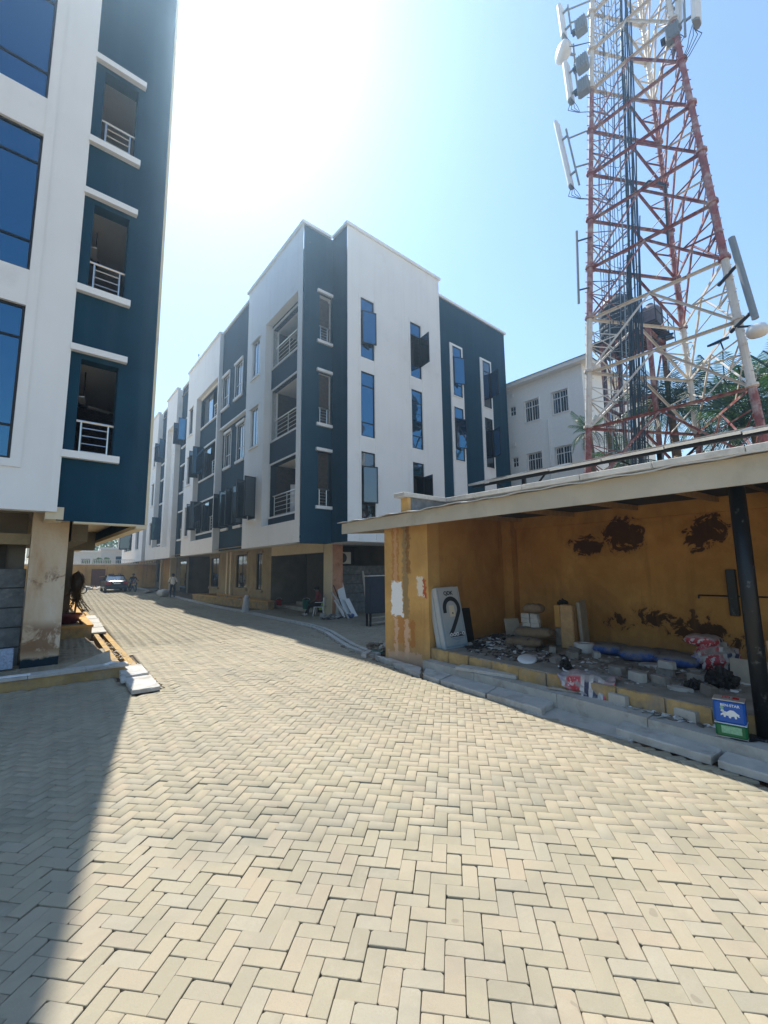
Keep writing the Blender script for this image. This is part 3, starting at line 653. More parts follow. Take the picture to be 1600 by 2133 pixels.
# -- white front with two columns of tall windows
wz = [(4.12, 6.97), (7.65, 10.55), (11.2, 14.0)]
hw = [(.72, 1.47, a, b) for a, b in wz]+[(3.74, 4.47, a, b) for a, b in wz]
w = MB(); fwall(w, FW, 0, 5.9, ZB+.02, ZT, 0, hw, .1); w.quad(FW.p(5.9, 0, ZB), FW.p(5.9, .4, ZB), FW.p(5.9, .4, ZT), FW.p(5.9, 0, ZT)); w.quad(FW.p(0, 0, ZB+.02), FW.p(5.9, 0, ZB+.02), FW.p(5.9, 2.2, ZB+.02), FW.p(0, 2.2, ZB+.02)); w.build('wall', 'white_paint', cb)
for c0, c1 in ((.6, .70), (1.49, 1.59), (3.62, 3.72), (4.49, 4.59)): fixnormals(fbox(MB(), FW, c0, c1, -.022, .01, ZB+.1, 14.14).build('pilaster_strip', 'white_paint', cb))
def tall(F, a, b, c, e, opened, par, gl='blue_glass'):
    lo, hi = c+.62, e-.62
    wv = window(F, a, b, c, e, .06, par, (lo, hi), (), 'dark_frame', gl, skip=((0, 1),) if opened else ())
    if opened:
        w0 = b-a-.06
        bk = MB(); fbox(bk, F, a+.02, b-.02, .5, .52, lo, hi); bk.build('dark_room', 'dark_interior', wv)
        if opened == 'out': sash(F, b-.03, lo+.02, hi-.02, w0, R(150), -.01, wv, -1, gl)
        elif opened == 'proj':      # top hung leaf seen nearly flat
            o = sash(F, a+.03, lo+.02, hi-.02, w0, R(14), -.05, wv, 1, gl)
        else: sash(F, b-.03, lo+.02, hi-.02, w0, R(80), -.01, wv, -1, 'dark_glass')
tall(FW, .72, 1.47, *wz[2], 'proj', cb); tall(FW, .72, 1.47, *wz[1], None, cb); tall(FW, .72, 1.47, *wz[0], 'proj', cb, 'dark_glass')
tall(FW, 3.74, 4.47, *wz[2], 'side', cb); tall(FW, 3.74, 4.47, *wz[1], None, cb); tall(FW, 3.74, 4.47, *wz[0], 'side', cb)
parapet(FW, -.09, 5.98, ZT+.006, cb)
# -- navy front at the right with white window strips
ZT2 = 16.5
hb = [(1.22, 1.95, a, b) for a, b in wz[1:]]+[(3.87, 4.58, a, b) for a, b in wz[1:]]
w = MB(); fwall(w, FB, 0, 6.32, ZB, ZT2, 0, [], .1); w.build('wall', 'navy_stucco', cb)
w = MB(); w.quad((22.32, 14.4, ZB), (22.32, 40, ZB), (22.32, 40, ZT2), (22.32, 14.4, ZT2)); w.quad(FS.p(46.4, 0, .3), (22.32, 61.7, .3), (22.32, 61.7, 17), FS.p(46.4, 0, 17)); w.quad((22.32, 40, ZB), (22.32, 61.7, ZB), (22.32, 61.7, ZT2), (22.32, 40, ZT2)); w.build('wall', 'navy_stucco', cb)
for u0, u1 in ((1.06, 2.12), (3.70, 4.76)):
    fbox(MB(), FB, u0, u1, -.05, .01, ZB, 14.16).build('white_strip', 'white_paint', cb)
for n_, (a, b, c, e) in enumerate(hb):
    F2 = Fr((16.0, 14.34), (1, 0), (0, 1)); trim(F2, a, b, c, e, 0, cb, .05, pr=.03)
    lo, hi = c+.62, e-.62
    wv = window(F2, a, b, c, e, -.005, cb, (lo, hi), (), 'dark_frame', 'blue_glass' if n_ < 2 else 'dark_glass')
    sash(F2, a+.03 if n_ < 2 else b-.03, lo+.02, hi-.02, .7, R((16, 20, 70, 75)[n_]), -.05, wv, 1 if n_ < 2 else -1, 'blue_glass')
parapet(FB, 0, 6.42, ZT2, cb)
# -- roof, soffits and back closing walls
w = MB(); w.add([FS.p(0, .3, 16.4), FS.p(46.4, .3, 16.4), (22.3, 61.5, 16.4), (22.3, 14.5, 16.4), (10.2, 14.5, 16.4), (10.2, 15.4, 16.4)], [(0, 1, 2, 3, 4, 5)])
w.add([FS.p(0, .1, 3.3), FS.p(46.4, .1, 3.3), (22.3, 61.5, 3.3), (22.3, 14.2, 3.3), (10.2, 14.2, 3.3), (10.2, 15.35, 3.3)], [(5, 4, 3, 2, 1, 0)], 1); w.build('roof', ['concrete', 'cream_paint'], cb)
# -- ground floor behind the overhang
D0 = 2.1
gw = [(8.55, 9.4, .92, 3.02), (10.9, 12.75, .95, 3.05), (16.2, 18.0, .9, 3.0)]
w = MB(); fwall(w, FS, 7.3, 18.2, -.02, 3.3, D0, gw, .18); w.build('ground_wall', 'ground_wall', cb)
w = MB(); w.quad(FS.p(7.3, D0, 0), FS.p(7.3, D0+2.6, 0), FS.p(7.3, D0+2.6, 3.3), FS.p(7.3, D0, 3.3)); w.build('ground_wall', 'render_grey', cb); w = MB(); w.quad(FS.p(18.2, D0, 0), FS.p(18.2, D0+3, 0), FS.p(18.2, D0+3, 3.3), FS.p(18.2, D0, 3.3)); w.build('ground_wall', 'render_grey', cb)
for a, b, c, e in gw:
    window(FS, a, b, c, e, D0+.1, cb, (), ((a+b)/2,), 'dark_frame', 'dark_glass'); sill(FS, a-.15, b+.15, c-.14, .14, cb, D0-.1, mat='ground_wall', d1=D0+.04); sill(FS, a-.15, b+.15, e, .12, cb, D0-.08, 'lintel', 'ground_wall', d1=D0+.04)
for u in (13.25, 13.95): fbox(MB(), FS, u, u+.28, D0-.16, D0+.05, -.02, 3.28).build('pilaster', 'cream_paint', cb)
# garage and entrance recesses
w = MB(); w.quad(FS.p(18.2, D0+3, 0), FS.p(24, D0+3, 0), FS.p(24, D0+3, 3.3), FS.p(18.2, D0+3, 3.3)); w.quad(FS.p(24, D0+3, 0), FS.p(24, D0, 0), FS.p(24, D0, 3.3), FS.p(24, D0+3, 3.3)); w.build('garage_wall', 'render_grey', cb); w = MB(); w.quad(FS.p(1.6, D0+4.6, 0), FS.p(7.3, D0+2.6, 0), FS.p(7.3, D0+2.6, 3.3), FS.p(1.6, D0+4.6, 3.3)); w.build('garage_wall', 'render_grey', cb)
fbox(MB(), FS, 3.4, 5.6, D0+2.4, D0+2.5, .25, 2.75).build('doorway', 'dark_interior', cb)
fbox(MB(), FS, 24, 28.3, D0-.02, D0+.3, 0, 3.3).build('ground_wall', 'render_grey', cb); fbox(MB(), FS, 24.6, 26.6, D0-.06, D0, .15, 2.9).build('door', 'dark_glass', cb)
fbox(MB(), FS, 28.3, 28.7, D0-.5, D0+.2, 0, 3.3).build('column', 'cream_paint', cb); fbox(MB(), FS, 28.7, 32.2, D0-.3, D0+.2, 0, 3.3).build('ground_wall', 'ochre_front', cb); fbox(MB(), FS, 32.2, 32.6, D0-.5, D0+.2, 0, 3.3).build('column', 'cream_paint', cb)
w = MB(); fwall(w, FS, 32.6, 43.5, 0, 3.3, D0-.1, [(34.8, 35.9, 1.0, 3.0), (36.6, 37.7, 1.0, 3.0)], .15); w.build('ground_wall', 'render_grey', cb)
for a in (34.8, 36.6): window(FS, a, a+1.1, 1.0, 3.0, D0, cb, (), (), 'dark_frame', 'dark_glass')
fbox(MB(), FS, 43.5, 43.9, D0-.6, D0+.2, 0, 3.3).build('column', 'cream_paint', cb); fbox(MB(), FS, 43.9, 49, D0-.2, D0+.2, 0, 3.3).build('ground_wall', 'pink_plaster', cb); fbox(MB(), FS, 46.2, 47.1, D0-.23, D0-.19, 1.0, 3.1).build('window', 'dark_glass', cb)
# corner column, beam and entrance steps
MB().box(10.86, 11.42, 16.3, 16.95, -.02, 3.3).build('column', 'pink_plaster', cb); MB().box(10.82, 10.858, 16.3, 16.96, -.02, 3.3).build('column_edge', 'cream_paint', cb)
fbox(MB(), FS, 1.7, 7.3, D0, D0+.3, 2.82, 3.299).build('beam', 'cream_paint', cb)
fbox(MB(), FS, 3.2, 7.28, D0+.35, D0+2.4, -.02, .17).build('entrance_step', 'concrete', cb); fbox(MB(), FS, 3.4, 6.2, D0+1.0, D0+2.4, .172, .34).build('entrance_step', 'concrete', cb)
# dark parking bay under the white front
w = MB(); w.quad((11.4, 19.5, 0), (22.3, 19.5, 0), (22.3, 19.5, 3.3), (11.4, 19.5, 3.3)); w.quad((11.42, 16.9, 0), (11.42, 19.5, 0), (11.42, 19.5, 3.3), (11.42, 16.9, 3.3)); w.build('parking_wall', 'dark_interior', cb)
for k, (x, y) in enumerate(((16.2, 16.3), (21.6, 16.3))): MB().box(x, x+.5, y, y+.5, -.02, 3.3).build('column', 'pink_plaster', cb)
# precast plank wall between the columns
pw = thing('plank_wall', 'dark grey precast concrete plank wall beside the pink corner column', 'wall', (14, 17.4, 0))
MB().box(11.5, 18.5, 17.43, 17.5, 0, 2.2).build('shade_backing', 'dark_interior', pw)  # added dark sheet, gives the plank gaps their shade
for k in range(5): MB().cbox(11.5, 18.5, 17.30, 17.42, .0+k*.445, .43+k*.445, .012).build('plank', 'block_grey', pw)
ac = thing('air_conditioner', 'outdoor air conditioner unit on the dark parking bay wall above the plank wall', 'air conditioner', (12.6, 18.0, 2.3), 0, 'air conditioner units')
MB().cbox(-.42, .42, -.15, .15, 0, .6, .02).build('casing', 'white_frame', ac, local=True); mb = MB(); mb.lathe((-.1, -.155, .3), [(.24, 0), (.24, -.01), (.2, -.02), (.05, -.02)], 16, axis='y'); mb.build('fan_grille', 'dark_frame', ac, local=True)
MB().box(-.35, -.3, -.1, .3, -.06, 0).box(.3, .35, -.1, .3, -.06, 0).build('bracket', 'dark_frame', ac, local=True)
spots = [((9.95, 16.6, 9.35), 'white air conditioner high in the second floor corner balcony', 1.2), ((9.95, 16.6, 8.45), 'white air conditioner lower in the second floor corner balcony', 1.2), ((9.95, 16.6, 5.85), 'white air conditioner in the first floor corner balcony', 1.2)]
for loc, lab, rz in spots:
    c = copy_tree(ac); c.location = loc; c.rotation_euler = (0, 0, 0); c['label'] = lab
door = thing('balcony_door', 'white panelled door standing in the first floor corner balcony', 'door', (9.7, 17.3, 3.8))
mb = MB().cbox(-.4, .4, -.02, .02, 0, 2.1, .005); mb.build('leaf', 'white_frame', door, local=True)
for k in range(4): MB().box(-.34, .34, -.032, -.02, .2+k*.48, .56+k*.48).build('panel', 'white_paint', door, local=True)
door.rotation_euler = (0, 0, R(-40))

# ------------------------------------------------------------------ left apartment block
lb = thing('apartment_building', 'tall white and navy apartment block on a stained column at the left edge', 'building', (-3, 17, 0))
FLo = Fr((0, 11.0), (1, 0), (0, 1)); FLw = Fr((0, 10.93), (1, 0), (0, 1)); FLs = Fr((2.27, 11.0), (0, 1), (-1, 0))
lz = [(4.54, 6.62), (8.27, 10.36), (11.95, 13.9)]
opl = [(.80, 1.50, a, b) for a, b in lz]
w = MB(); fwall(w, FLo, .60, 2.27, 3.07, 18.5, 0, opl, .3); w.build('wall', 'navy_stucco', lb)
w = MB(); fwall(w, FLs, 0, 13.5, 3.07, 18.5, 0, [(3, 6, a, b) for a, b in lz]+[(8, 11, a, b) for a, b in lz], .3); w.build('wall', 'navy_stucco', lb)
fixnormals(MB().box(2.22, 2.278, 10.985, 11.06, 3.07, 18.5).build('corner_edge', 'cream_paint', lb))
mb = MB(); mb.box(2.05, 2.268, 11.01, 24.5, 2.98, 3.068); mb.box(.9, 2.05, 10.99, 11.2, 3.03, 3.068); mb.build('soffit_edge', 'cream_paint', lb)
for k, (a, b, c, e) in enumerate(opl):
    sill(FLo, .585, 1.62, c-.15, .15, lb, -.13, mat='white_paint'); sill(FLo, .585, 1.64, e+.12, .14, lb, -.13, 'lintel')
    railing(FLo, a+.02, b-.02, .12, c, c+.72, lb, 4, 2)
    room(FLo, .62, 2.2, .3, 4.2, c-.8, e+.25, lb, 'stone_cladding', 'white_paint')
# white front with the curtain wall
glz = [(4.23, 7.43), (8.21, 11.4), (12.29, 15.5)]
hl = [(-6.5, -.2, a, b) for a, b in glz]
w = MB(); fwall(w, FLw, -9, .60, 3.24, 18.5, 0, hl, .12); w.quad(FLw.p(.60, 0, 3.24), FLw.p(.60, .12, 3.24), FLw.p(.60, .12, 18.5), FLw.p(.60, 0, 18.5)); w.quad(FLw.p(-9, 0, 3.24), FLw.p(.6, 0, 3.24), FLw.p(.6, .3, 3.24), FLw.p(-9, .3, 3.24)); w.build('wall', 'white_paint', lb)
mb = MB(); fbox(mb, FLw, -.19, -.03, -.03, .01, 4.07, 18.5); fbox(mb, FLw, -9, -.19, -.03, .01, 4.07, 4.22); mb.build('glass_surround', 'white_paint', lb)
for a, b, c, e in hl: window(FLw, a, b, c, e, .1, lb, (c+.68, c+2.52), (-1.75, -3.3, -4.9), 'dark_frame', 'blue_glass', t=.05)
w = MB(); w.add([(-9, 11, 18.4), (2.27, 11, 18.4), (2.27, 24.5, 18.4), (-9, 24.5, 18.4)], [(0, 1, 2, 3)]); w.quad((-9, 24.5, 3.1), (2.27, 24.5, 3.1), (2.27, 24.5, 18.5), (-9, 24.5, 18.5)); w.quad((-9, 10.93, 3.1), (-9, 24.5, 3.1), (-9, 24.5, 18.5), (-9, 10.93, 18.5)); w.add([(-9, 11.2, 3.35), (2.1, 11.2, 3.35), (2.1, 24.5, 3.35), (-9, 24.5, 3.35)], [(3, 2, 1, 0)], 1); w.build('roof', ['concrete', 'cream_paint'], lb)
# structure below: column, beams, recessed dark rooms
MB().box(.26, .90, 11.85, 12.5, .05, 3.35).build('column', 'stained_column', lb)
MB().box(.42, .72, 10.98, 11.84, 3.09, 3.345).build('beam', 'cream_paint', lb); MB().box(-9, .25, 12.0, 12.3, 2.62, 2.85).build('beam', 'ground_wall', lb)
MB().box(1.0, 1.32, 12.5, 24.4, 2.75, 3.345).build('beam', 'render_grey', lb); MB().box(1.33, 2.04, 17.2, 17.6, 2.75, 3.345).build('beam', 'render_grey', lb)
MB().box(1.25, 1.75, 20.3, 20.9, .02, 3.345).build('column', 'render_grey', lb); MB().box(1.3, 1.9, 31, 31.6, .1, 3.2).build('column', 'render_grey', lb)
w = MB(); w.quad((-9, 12.62, 2.05), (.2, 12.62, 2.05), (.2, 12.62, 3.35), (-9, 12.62, 3.35)); w.quad((.95, 12.5, 0), (.95, 20, 0), (.95, 20, 3.35), (.95, 12.5, 3.35)); w.build('ground_wall', 'render_grey', lb)
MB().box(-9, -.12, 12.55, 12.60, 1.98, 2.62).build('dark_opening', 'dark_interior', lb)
MB().box(-9, .24, 12.46, 12.54, .04, 2.1).build('gap_shade_backing', 'dark_interior', lb)  # dark board added behind the planks so no light shows in the gaps
for k in range(5): MB().cbox(-9, .24, 12.30, 12.45, .05+k*.415, .45+k*.415, .012).build('plank', 'block_grey', lb)
mb = MB(); mb.box(.9, 2.5, 24.6, 52, 3.4, 9); mb.build('rear_block', 'cream_paint', lb); MB().box(2.1, 2.52, 24.6, 52, 3.2, 3.398).build('soffit_edge', 'cream_paint', lb)
# ceiling fans in the left block
fan = thing('ceiling_fan', 'white ceiling fan seen through the first floor opening of the left block', 'fan', (1.0, 12.3, 6.0), 0, 'ceiling fans')
mb = MB().tube((0, 0, 0), (0, 0, .85), .015); mb.lathe((0, 0, -.06), [(.03, 0), (.1, .02), (.1, .1), (.03, .14)], 12); mb.build('motor', 'dark_frame', fan, local=True)
for k in range(3):
    a = R(20+120*k); mb = MB(); d = Vector((math.cos(a), math.sin(a), 0)); s_ = Vector((-d.y, d.x, 0)); p0, p1 = d*.1, d*.62
    mb.add([p0-s_*.05, p1-s_*.07, p1+s_*.07, p0+s_*.05, p0-s_*.05+Vector((0, 0, .01)), p1-s_*.07+Vector((0, 0, .01)), p1+s_*.07+Vector((0, 0, .03)), p0+s_*.05+Vector((0, 0, .03))], [(3, 2, 1, 0), (4, 5, 6, 7), (0, 1, 5, 4), (1, 2, 6, 5), (2, 3, 7, 6), (3, 0, 4, 7)]); mb.build('blade', 'white_frame', fan, local=True)
f2 = copy_tree(fan); f2.location = (1.0, 12.3, 9.75); f2['label'] = 'white ceiling fan seen through the second floor opening of the left block'

# ------------------------------------------------------------------ white house behind the mast
wh = thing('white_house', 'plain white three storey house with white sash windows behind the mast', 'building', (27, 16, 0))
FH = Fr((24, 25), (0, -1), (1, 0)); FH2 = Fr((24, 10.5), (1, 0), (0, 1))
U = lambda y: 25-y
wins = []
for z0, z1 in ((11.08, 12.45), (7.7, 9.05), (4.3, 5.65)):
    for ya, yb in ((12.4, 11.4), (14.25, 13.25), (17.2, 16.2), (19.2, 18.2)): wins.append((U(ya), U(yb), z0, z1))
smalls = [(U(15.3), U(14.88), z+.7, z+1.32) for z in (11.1, 7.7)]
w = MB(); fwall(w, FH, 0, 14.5, -.3, 13.6, 0, wins+smalls, .15); fwall(w, FH2, 0, 11, -.3, 13.6, 0, [(3, 4.2, 11.1, 12.45), (6.5, 7.7, 11.1, 12.45)], .15); plain('house_white', (.88, .87, .83), .8, var=.03); w.build('wall', 'house_white', wh)
for a, b, c, e in wins:
    wv = window(FH, a, b, c, e, .1, wh, (c+.95,), ((a+b)/2,), 'white_frame', 'dark_glass', t=.06)
    trim(FH, a, b, c, e, 0, wh, .06)
    mb = MB()
    for q in (a+.16, a+.32, b-.32, b-.16): fbox(mb, FH, q-.012, q+.012, .06, .08, c+.05, e-.05)
    mb.build('window_bars', 'white_frame', wv)
for a, b, c, e in smalls: window(FH, a, b, c, e, .1, wh, ((c+e)/2,), ((a+b)/2,), 'white_frame', 'dark_glass', t=.04)
for a in (3, 6.5): window(FH2, a, a+1.2, 11.1, 12.45, .1, wh, (12,), (a+.6,), 'white_frame', 'dark_glass')
for z in (13.05, 9.75): fbox(MB(), FH, U(15.25), U(15.0), -.06, .01, z, z+.22).build('wall_vent', 'white_paint', wh)
mb = MB(); mb.tube(FH.p(U(12.7), -.06, 5), FH.p(U(12.7), -.06, 10.86), .06); mb.build('drain_pipe', 'white_frame', wh)
mb = MB(); mb.hexa([(23.5, 10.0), (36, 10.0), (36, 26), (23.5, 26)], 13.6, 13.82); mb.build('eave', 'white_paint', wh)
mb = MB(); mb.add([(23.42, 9.92, 13.823), (36, 9.92, 13.823), (36, 26, 13.823), (23.42, 26, 13.823), (27.5, 13, 14.6), (33, 13, 14.6), (33, 24, 14.6), (27.5, 24, 14.6)], [(0, 1, 5, 4), (1, 2, 6, 5), (2, 3, 7, 6), (3, 0, 4, 7), (4, 5, 6, 7)]); mb.build('roof', 'render_grey', wh)

# ------------------------------------------------------------------ lattice mast
plain('mast_red', (.27, .085, .075), .6, var=.3, scale=2.5, dirt=((.45, .34, .30), .6, 3)); plain('mast_white', (.66, .61, .54), .55, var=.12, scale=2.5, dirt=((.33, .2, .14), .15, 4))
plain('cable_black', (.03, .055, .08), .5, var=.3); plain('galvanised', (.30, .36, .40), .45, metal=.5, var=.15); plain('antenna_white', (.70, .71, .70), .5, var=.04); plain('antenna_grey', (.22, .25, .27), .6, var=.08)
mast = thing('lattice_mast', 'tall red and white three legged lattice telecom mast with cable runs', 'mast', (16.27, 4.25, 0))
LV = [-.5, 2.2, 4.6, 6.8, 8.83, 10.83, 12.78, 14.68, 16.55, 18.35, 20.1, 21.8, 23.45, 25.05, 26.6, 28.1]
def legs(z):
    s = 4.45-.13*(z-6.8); xf = 16.27-s*.2887
    return [Vector((xf, 4.25+s/2, z)), Vector((xf, 4.25-s/2, z)), Vector((xf+.866*s, 4.25, z))]
def mcol(z): return 'mast_red' if z < 6.7 or 11.6 < z < 19.6 else 'mast_white'
for a, b in zip(LV, LV[1:]):
    A, B = legs(a), legs(b); c = mcol((a+b)/2)
    for k in range(3):
        mb = MB(); mb.tube(A[k], B[k], .105 if a < 13 else .085, n=10); d = (B[k]-A[k]).normalized()
        mb.tube(A[k]+d*.02, A[k]+d*.10, .16, n=10)
        o1 = d.orthogonal().normalized(); o2 = d.cross(o1)
        for j in range(9):                       # step bolts
            p = A[k]+d*(.25+j*.2); q = o1 if j % 2 else o2
            mb.tube(p-q*.16, p+q*.16, .014, n=4)
        mb.build('leg_section', c, mast)
    for k in range(3):
        i, j = ((0, 1), (0, 2), (1, 2))[k]
        MB().angle(A[i], A[j], .085).build('brace', mcol(a-.15), mast)
        mid = (B[i]+B[j])/2
        for e in (i, j):
            MB().angle(mid, A[e], .07).build('brace', c, mast)
            h_ = (mid+A[e])/2; q = (A[e]+B[e])/2
            MB().angle(h_, q, .042).build('brace', 'mast_white' if (a > 11 and k == 0) else c, mast); MB().angle(h_, (A[e]*1+B[e]*3)/4, .034).build('brace', c, mast); MB().angle(q, A[e]*.5+(A[i]+A[j])*.25, .034).build('brace', 'mast_white' if ((k+int(a)) % 2 and a > 11) else c, mast)
# cable tray: rails, rungs, feeders
def cz(z, dy, dx=0): return Vector((15.95+dx-.012*(z-7)*0, 5.22-.052*(z-7)+dy, z))
mb = MB()
for dy in (.12, .34): mb.bar(cz(-.4, dy, .12), cz(28, dy, .12), .06, .03)
for k in range(95): z = -.2+k*.3; mb.bar(cz(z, .12, .12), cz(z, .34, .12), .03, .02)
mb.build('cable_ladder', 'galvanised', mast)
for k in range(10):
    dy = -.26+.46*k/9; r = random.choice((.014, .018, .024)) if k < 8 else .03; pts = []
    for q in range(24):
        z = -.3+q*1.22; pts.append(cz(z, dy+random.uniform(-.025, .025), random.uniform(.0, .09)))
    if k % 3 == 0: pts = pts[:random.randint(12, 20)]+[]
    MB().path(pts, r, 6).build('feeder_cable', 'cable_black', mast)
for k in range(9):                                   # thin lines that hang free left of the tray
    pts = [cz(6+q*1.8, .40+.085*k+.05*math.sin(q*1.3+k), -.1+.05*(k % 3)) for q in range(11)]; MB().path(pts, .012, 4).build('feeder_cable', 'cable_black', mast)
for k in range(30):                                  # loose drooping ends
    z = 8+k*.56; a = cz(z, random.uniform(-.2, .25)); b = a+Vector((-.2, random.uniform(.5, 1.0), random.uniform(.1, .5))); c = a+Vector((-.15, .35, -.45))
    MB().path([a, a*.6+c*.4, c, c*.5+b*.5+Vector((0, 0, -.1)), b], .01, 4).build('loose_cable', 'cable_black', mast)
# caged ladder
mb = MB()
for dy in (.55, .95): mb.bar(cz(-.3, dy, .3), cz(13, dy, .3), .05, .02)
for k in range(43): z = k*.3; mb.tube(cz(z, .55, .3), cz(z, .95, .3), .012, n=4)
mb.build('ladder', 'galvanised', mast)
for k in range(13):
    z = 1.5+k*.9; pts = [cz(z, .75+.38*math.cos(R(q)), .3-.55*math.sin(R(q))) for q in range(0, 181, 20)]; MB().path(pts, .014, 4).build('cage_hoop', 'galvanised', mast)
MB().path([cz(15.2, -.2), cz(15.4, -.6), cz(14.9, -1.1), legs(14.2)[2]+Vector((-.1, .1, 0))], .04, 6).build('feeder_cable', 'cable_black', mast)
# antennas and radio units fixed to the mast
def antenna(top, bot, w, d, label, stub, mat='antenna_white', group='panel antennas on the mast'):
    top, bot = Vector(top), Vector(bot); t = thing('panel_antenna', label, 'antenna', bot, 0, group); ax = (top-bot); L = ax.length; axn = ax.normalized()
    out = Vector((0, stub, 0)).normalized(); sd = axn.cross(out).normalized(); out = sd.cross(axn)
    pts = [(-w/2, 0), (w/2, 0), (w/2, d*.6), (w*.3, d), (-w*.3, d), (-w/2, d*.6)]
    mb = MB(); mb.prism(pts, axn*L, (0, 0, 0), sd, out); fixnormals(mb.build('radome', mat, t, local=True))
    mb = MB(); mb.prism([(x*.9, y*.9+.01) for x, y in pts], axn*-.06, (0, 0, 0), sd, out); mb.build('connector_plate', 'antenna_grey', t, local=True)
    p = Vector((0, 0, 0))-out*.22; mb = MB(); mb.tube(p-axn*.2, p+axn*(L*.8), .035)
    for f in (.15, .7): mb.bar(p+axn*L*f, p+axn*L*f+out*.24, .07, .05)
    mb.build('mounting_pole', 'antenna_grey', t, local=True)
    lg = min(legs(bot.z+L*.4)[:2], key=lambda q: abs(q.y-bot.y))-bot
    for f in (.2, .65): a = p+axn*L*f; q = Vector((lg.x, lg.y, a.z)); MB().tube(a, q, .03).build('bracket', 'antenna_grey', t, local=True)
    for k in range(4):
        q0 = sd*(-.09+.06*k); MB().path([q0-axn*.06, q0-axn*.4+out*.1*(k-1), q0-axn*(.7+.05*k)-out*.15, Vector((lg.x, lg.y, -.9))], .012, 4).build('jumper_cable', 'cable_black', t, local=True)
    return t
antenna((15.1, 6.80, 19.5), (15.1, 6.42, 16.4), .30, .14, 'long tilted white panel antenna lowest on the left of the mast', 1)
antenna((15.2, 6.28, 21.8), (15.2, 6.20, 20.05), .34, .18, 'short white panel antenna beside grey radio boxes on the left', 1)
antenna((15.2, 6.35, 24.6), (15.2, 6.28, 23.1), .3, .16, 'white panel antenna above the drum dish at the top left of the mast', 1)
antenna((15.3, 2.22, 21.6), (15.3, 2.36, 19.2), .42, .2, 'wide white panel antenna at the top right of the mast', -1)
antenna((15.6, 2.75, 21.0), (15.6, 2.85, 19.9), .3, .15, 'small white panel antenna tucked inside the top right antenna', -1)
def rru(loc, label):
    t = thing('radio_unit', label, 'radio unit', loc, R(8), 'grey radio units'); MB().cbox(-.17, .17, -.2, .2, 0, .55, .03).build('casing', 'antenna_grey', t, local=True)
    mb = MB()
    for k in range(5): mb.box(-.2, -.17, -.18+k*.08, -.15+k*.08, .04, .52)
    mb.build('cooling_fins', 'antenna_grey', t, local=True); MB().box(-.1, .1, .2, .34, .2, .3).build('bracket', 'dark_frame', t, local=True)
rru((15.2, 5.75, 20.9), 'upper grey radio box on the left leg of the mast'); rru((15.2, 5.78, 19.9), 'lower grey radio box on the left leg of the mast'); rru((15.25, 5.7, 22.6), 'topmost grey radio box on the left leg of the mast'); rru((15.5, 2.95, 19.4), 'grey radio box beside the wide antenna on the right leg')
def dish(loc, r, rz, label, name='drum_dish', ry=0):
    t = thing(name, label, 'dish', loc, rz, 'dishes on the mast'); t.rotation_euler = (0, ry, rz)
    mb = MB(); mb.lathe((0, 0, 0), [(r*.3, -.3), (r*.9, -.16), (r, -.05), (r, .1), (r*.75, .17), (r*.35, .205), (.01, .21)], 20, axis='x'); mb.build('radome', 'antenna_white', t, True, local=True)
    MB().tube((-.3, 0, 0), (-.55, 0, 0), .05).tube((-.5, 0, -.35), (-.5, 0, .5), .04).build('mount', 'antenna_grey', t, local=True)
dish((15.2, 6.45, 22.45), .36, R(150), 'round white drum dish at the top left of the mast')
pr = thing('side_pole', 'dark leaning pipe clamped to the right leg of the mast', 'pole', (14.75, 1.75, 8.45))
MB().tube((0, 0, .15), (.05, .28, 2.75), .085, n=12).build('pipe', 'antenna_grey', pr, local=True); MB().tube((.02, .1, .35), (.35, .6, .15), .05).build('clamp', 'dark_frame', pr, local=True); MB().tube((.03, .22, 1.9), (.4, .75, 1.7), .05).build('clamp', 'dark_frame', pr, local=True)
dm = thing('lamp_dome', 'small round dish lamp hanging below the leaning pipe', 'lamp', (14.7, 1.74, 8.15)); mb = MB(); mb.lathe((0, 0, 0), [(.05, .25), (.2, .2), (.26, .05), (.2, -.06), (.02, -.1)], 16); mb.build('dome', 'antenna_white', dm, True, local=True); MB().tube((0, 0, .22), (.1, .4, .4), .03).build('arm', 'dark_frame', dm, local=True)
pl = thing('side_pole', 'thin upright pipe bracketed to the left leg of the mast', 'pole', (14.85, 6.42, 11.45)); MB().tube((0, 0, 0), (0, -.12, 2.8), .045).build('pipe', 'antenna_grey', pl, local=True); MB().tube((0, -.02, .5), (.15, -.35, .5), .03).build('bracket', 'dark_frame', pl, local=True); MB().tube((0, -.1, 2.4), (.2, -.55, 2.4), .03).build('bracket', 'dark_frame', pl, local=True)
def flood(loc, rz, label):
    t = thing('floodlight', label, 'floodlight', loc, rz, 'floodlights on the mast'); mb = MB(); mb.hexa([(-.16, -.2), (.16, -.2), (.16, .2), (-.16, .2)], [.0, .12, .12, .0], [.06, .2, .2, .06]); mb.build('housing', 'dark_frame', t, local=True)
    mb = MB(); mb.hexa([(-.14, -.17), (.14, -.17), (.14, .17), (-.14, .17)], [-.006, .114, .114, -.006], [-.002, .118, .118, -.002]); mb.build('lens', 'blue_glass', t, local=True); MB().tube((.1, 0, .15), (.2, 0, -.1), .02).build('bracket', 'dark_frame', t, local=True)
flood((14.75, 3.85, 8.95), R(20), 'square floodlight on the mast bracing near the cables'); flood((14.75, 2.6, 8.2), R(-20), 'flat floodlight on the mast bracing by the right leg')

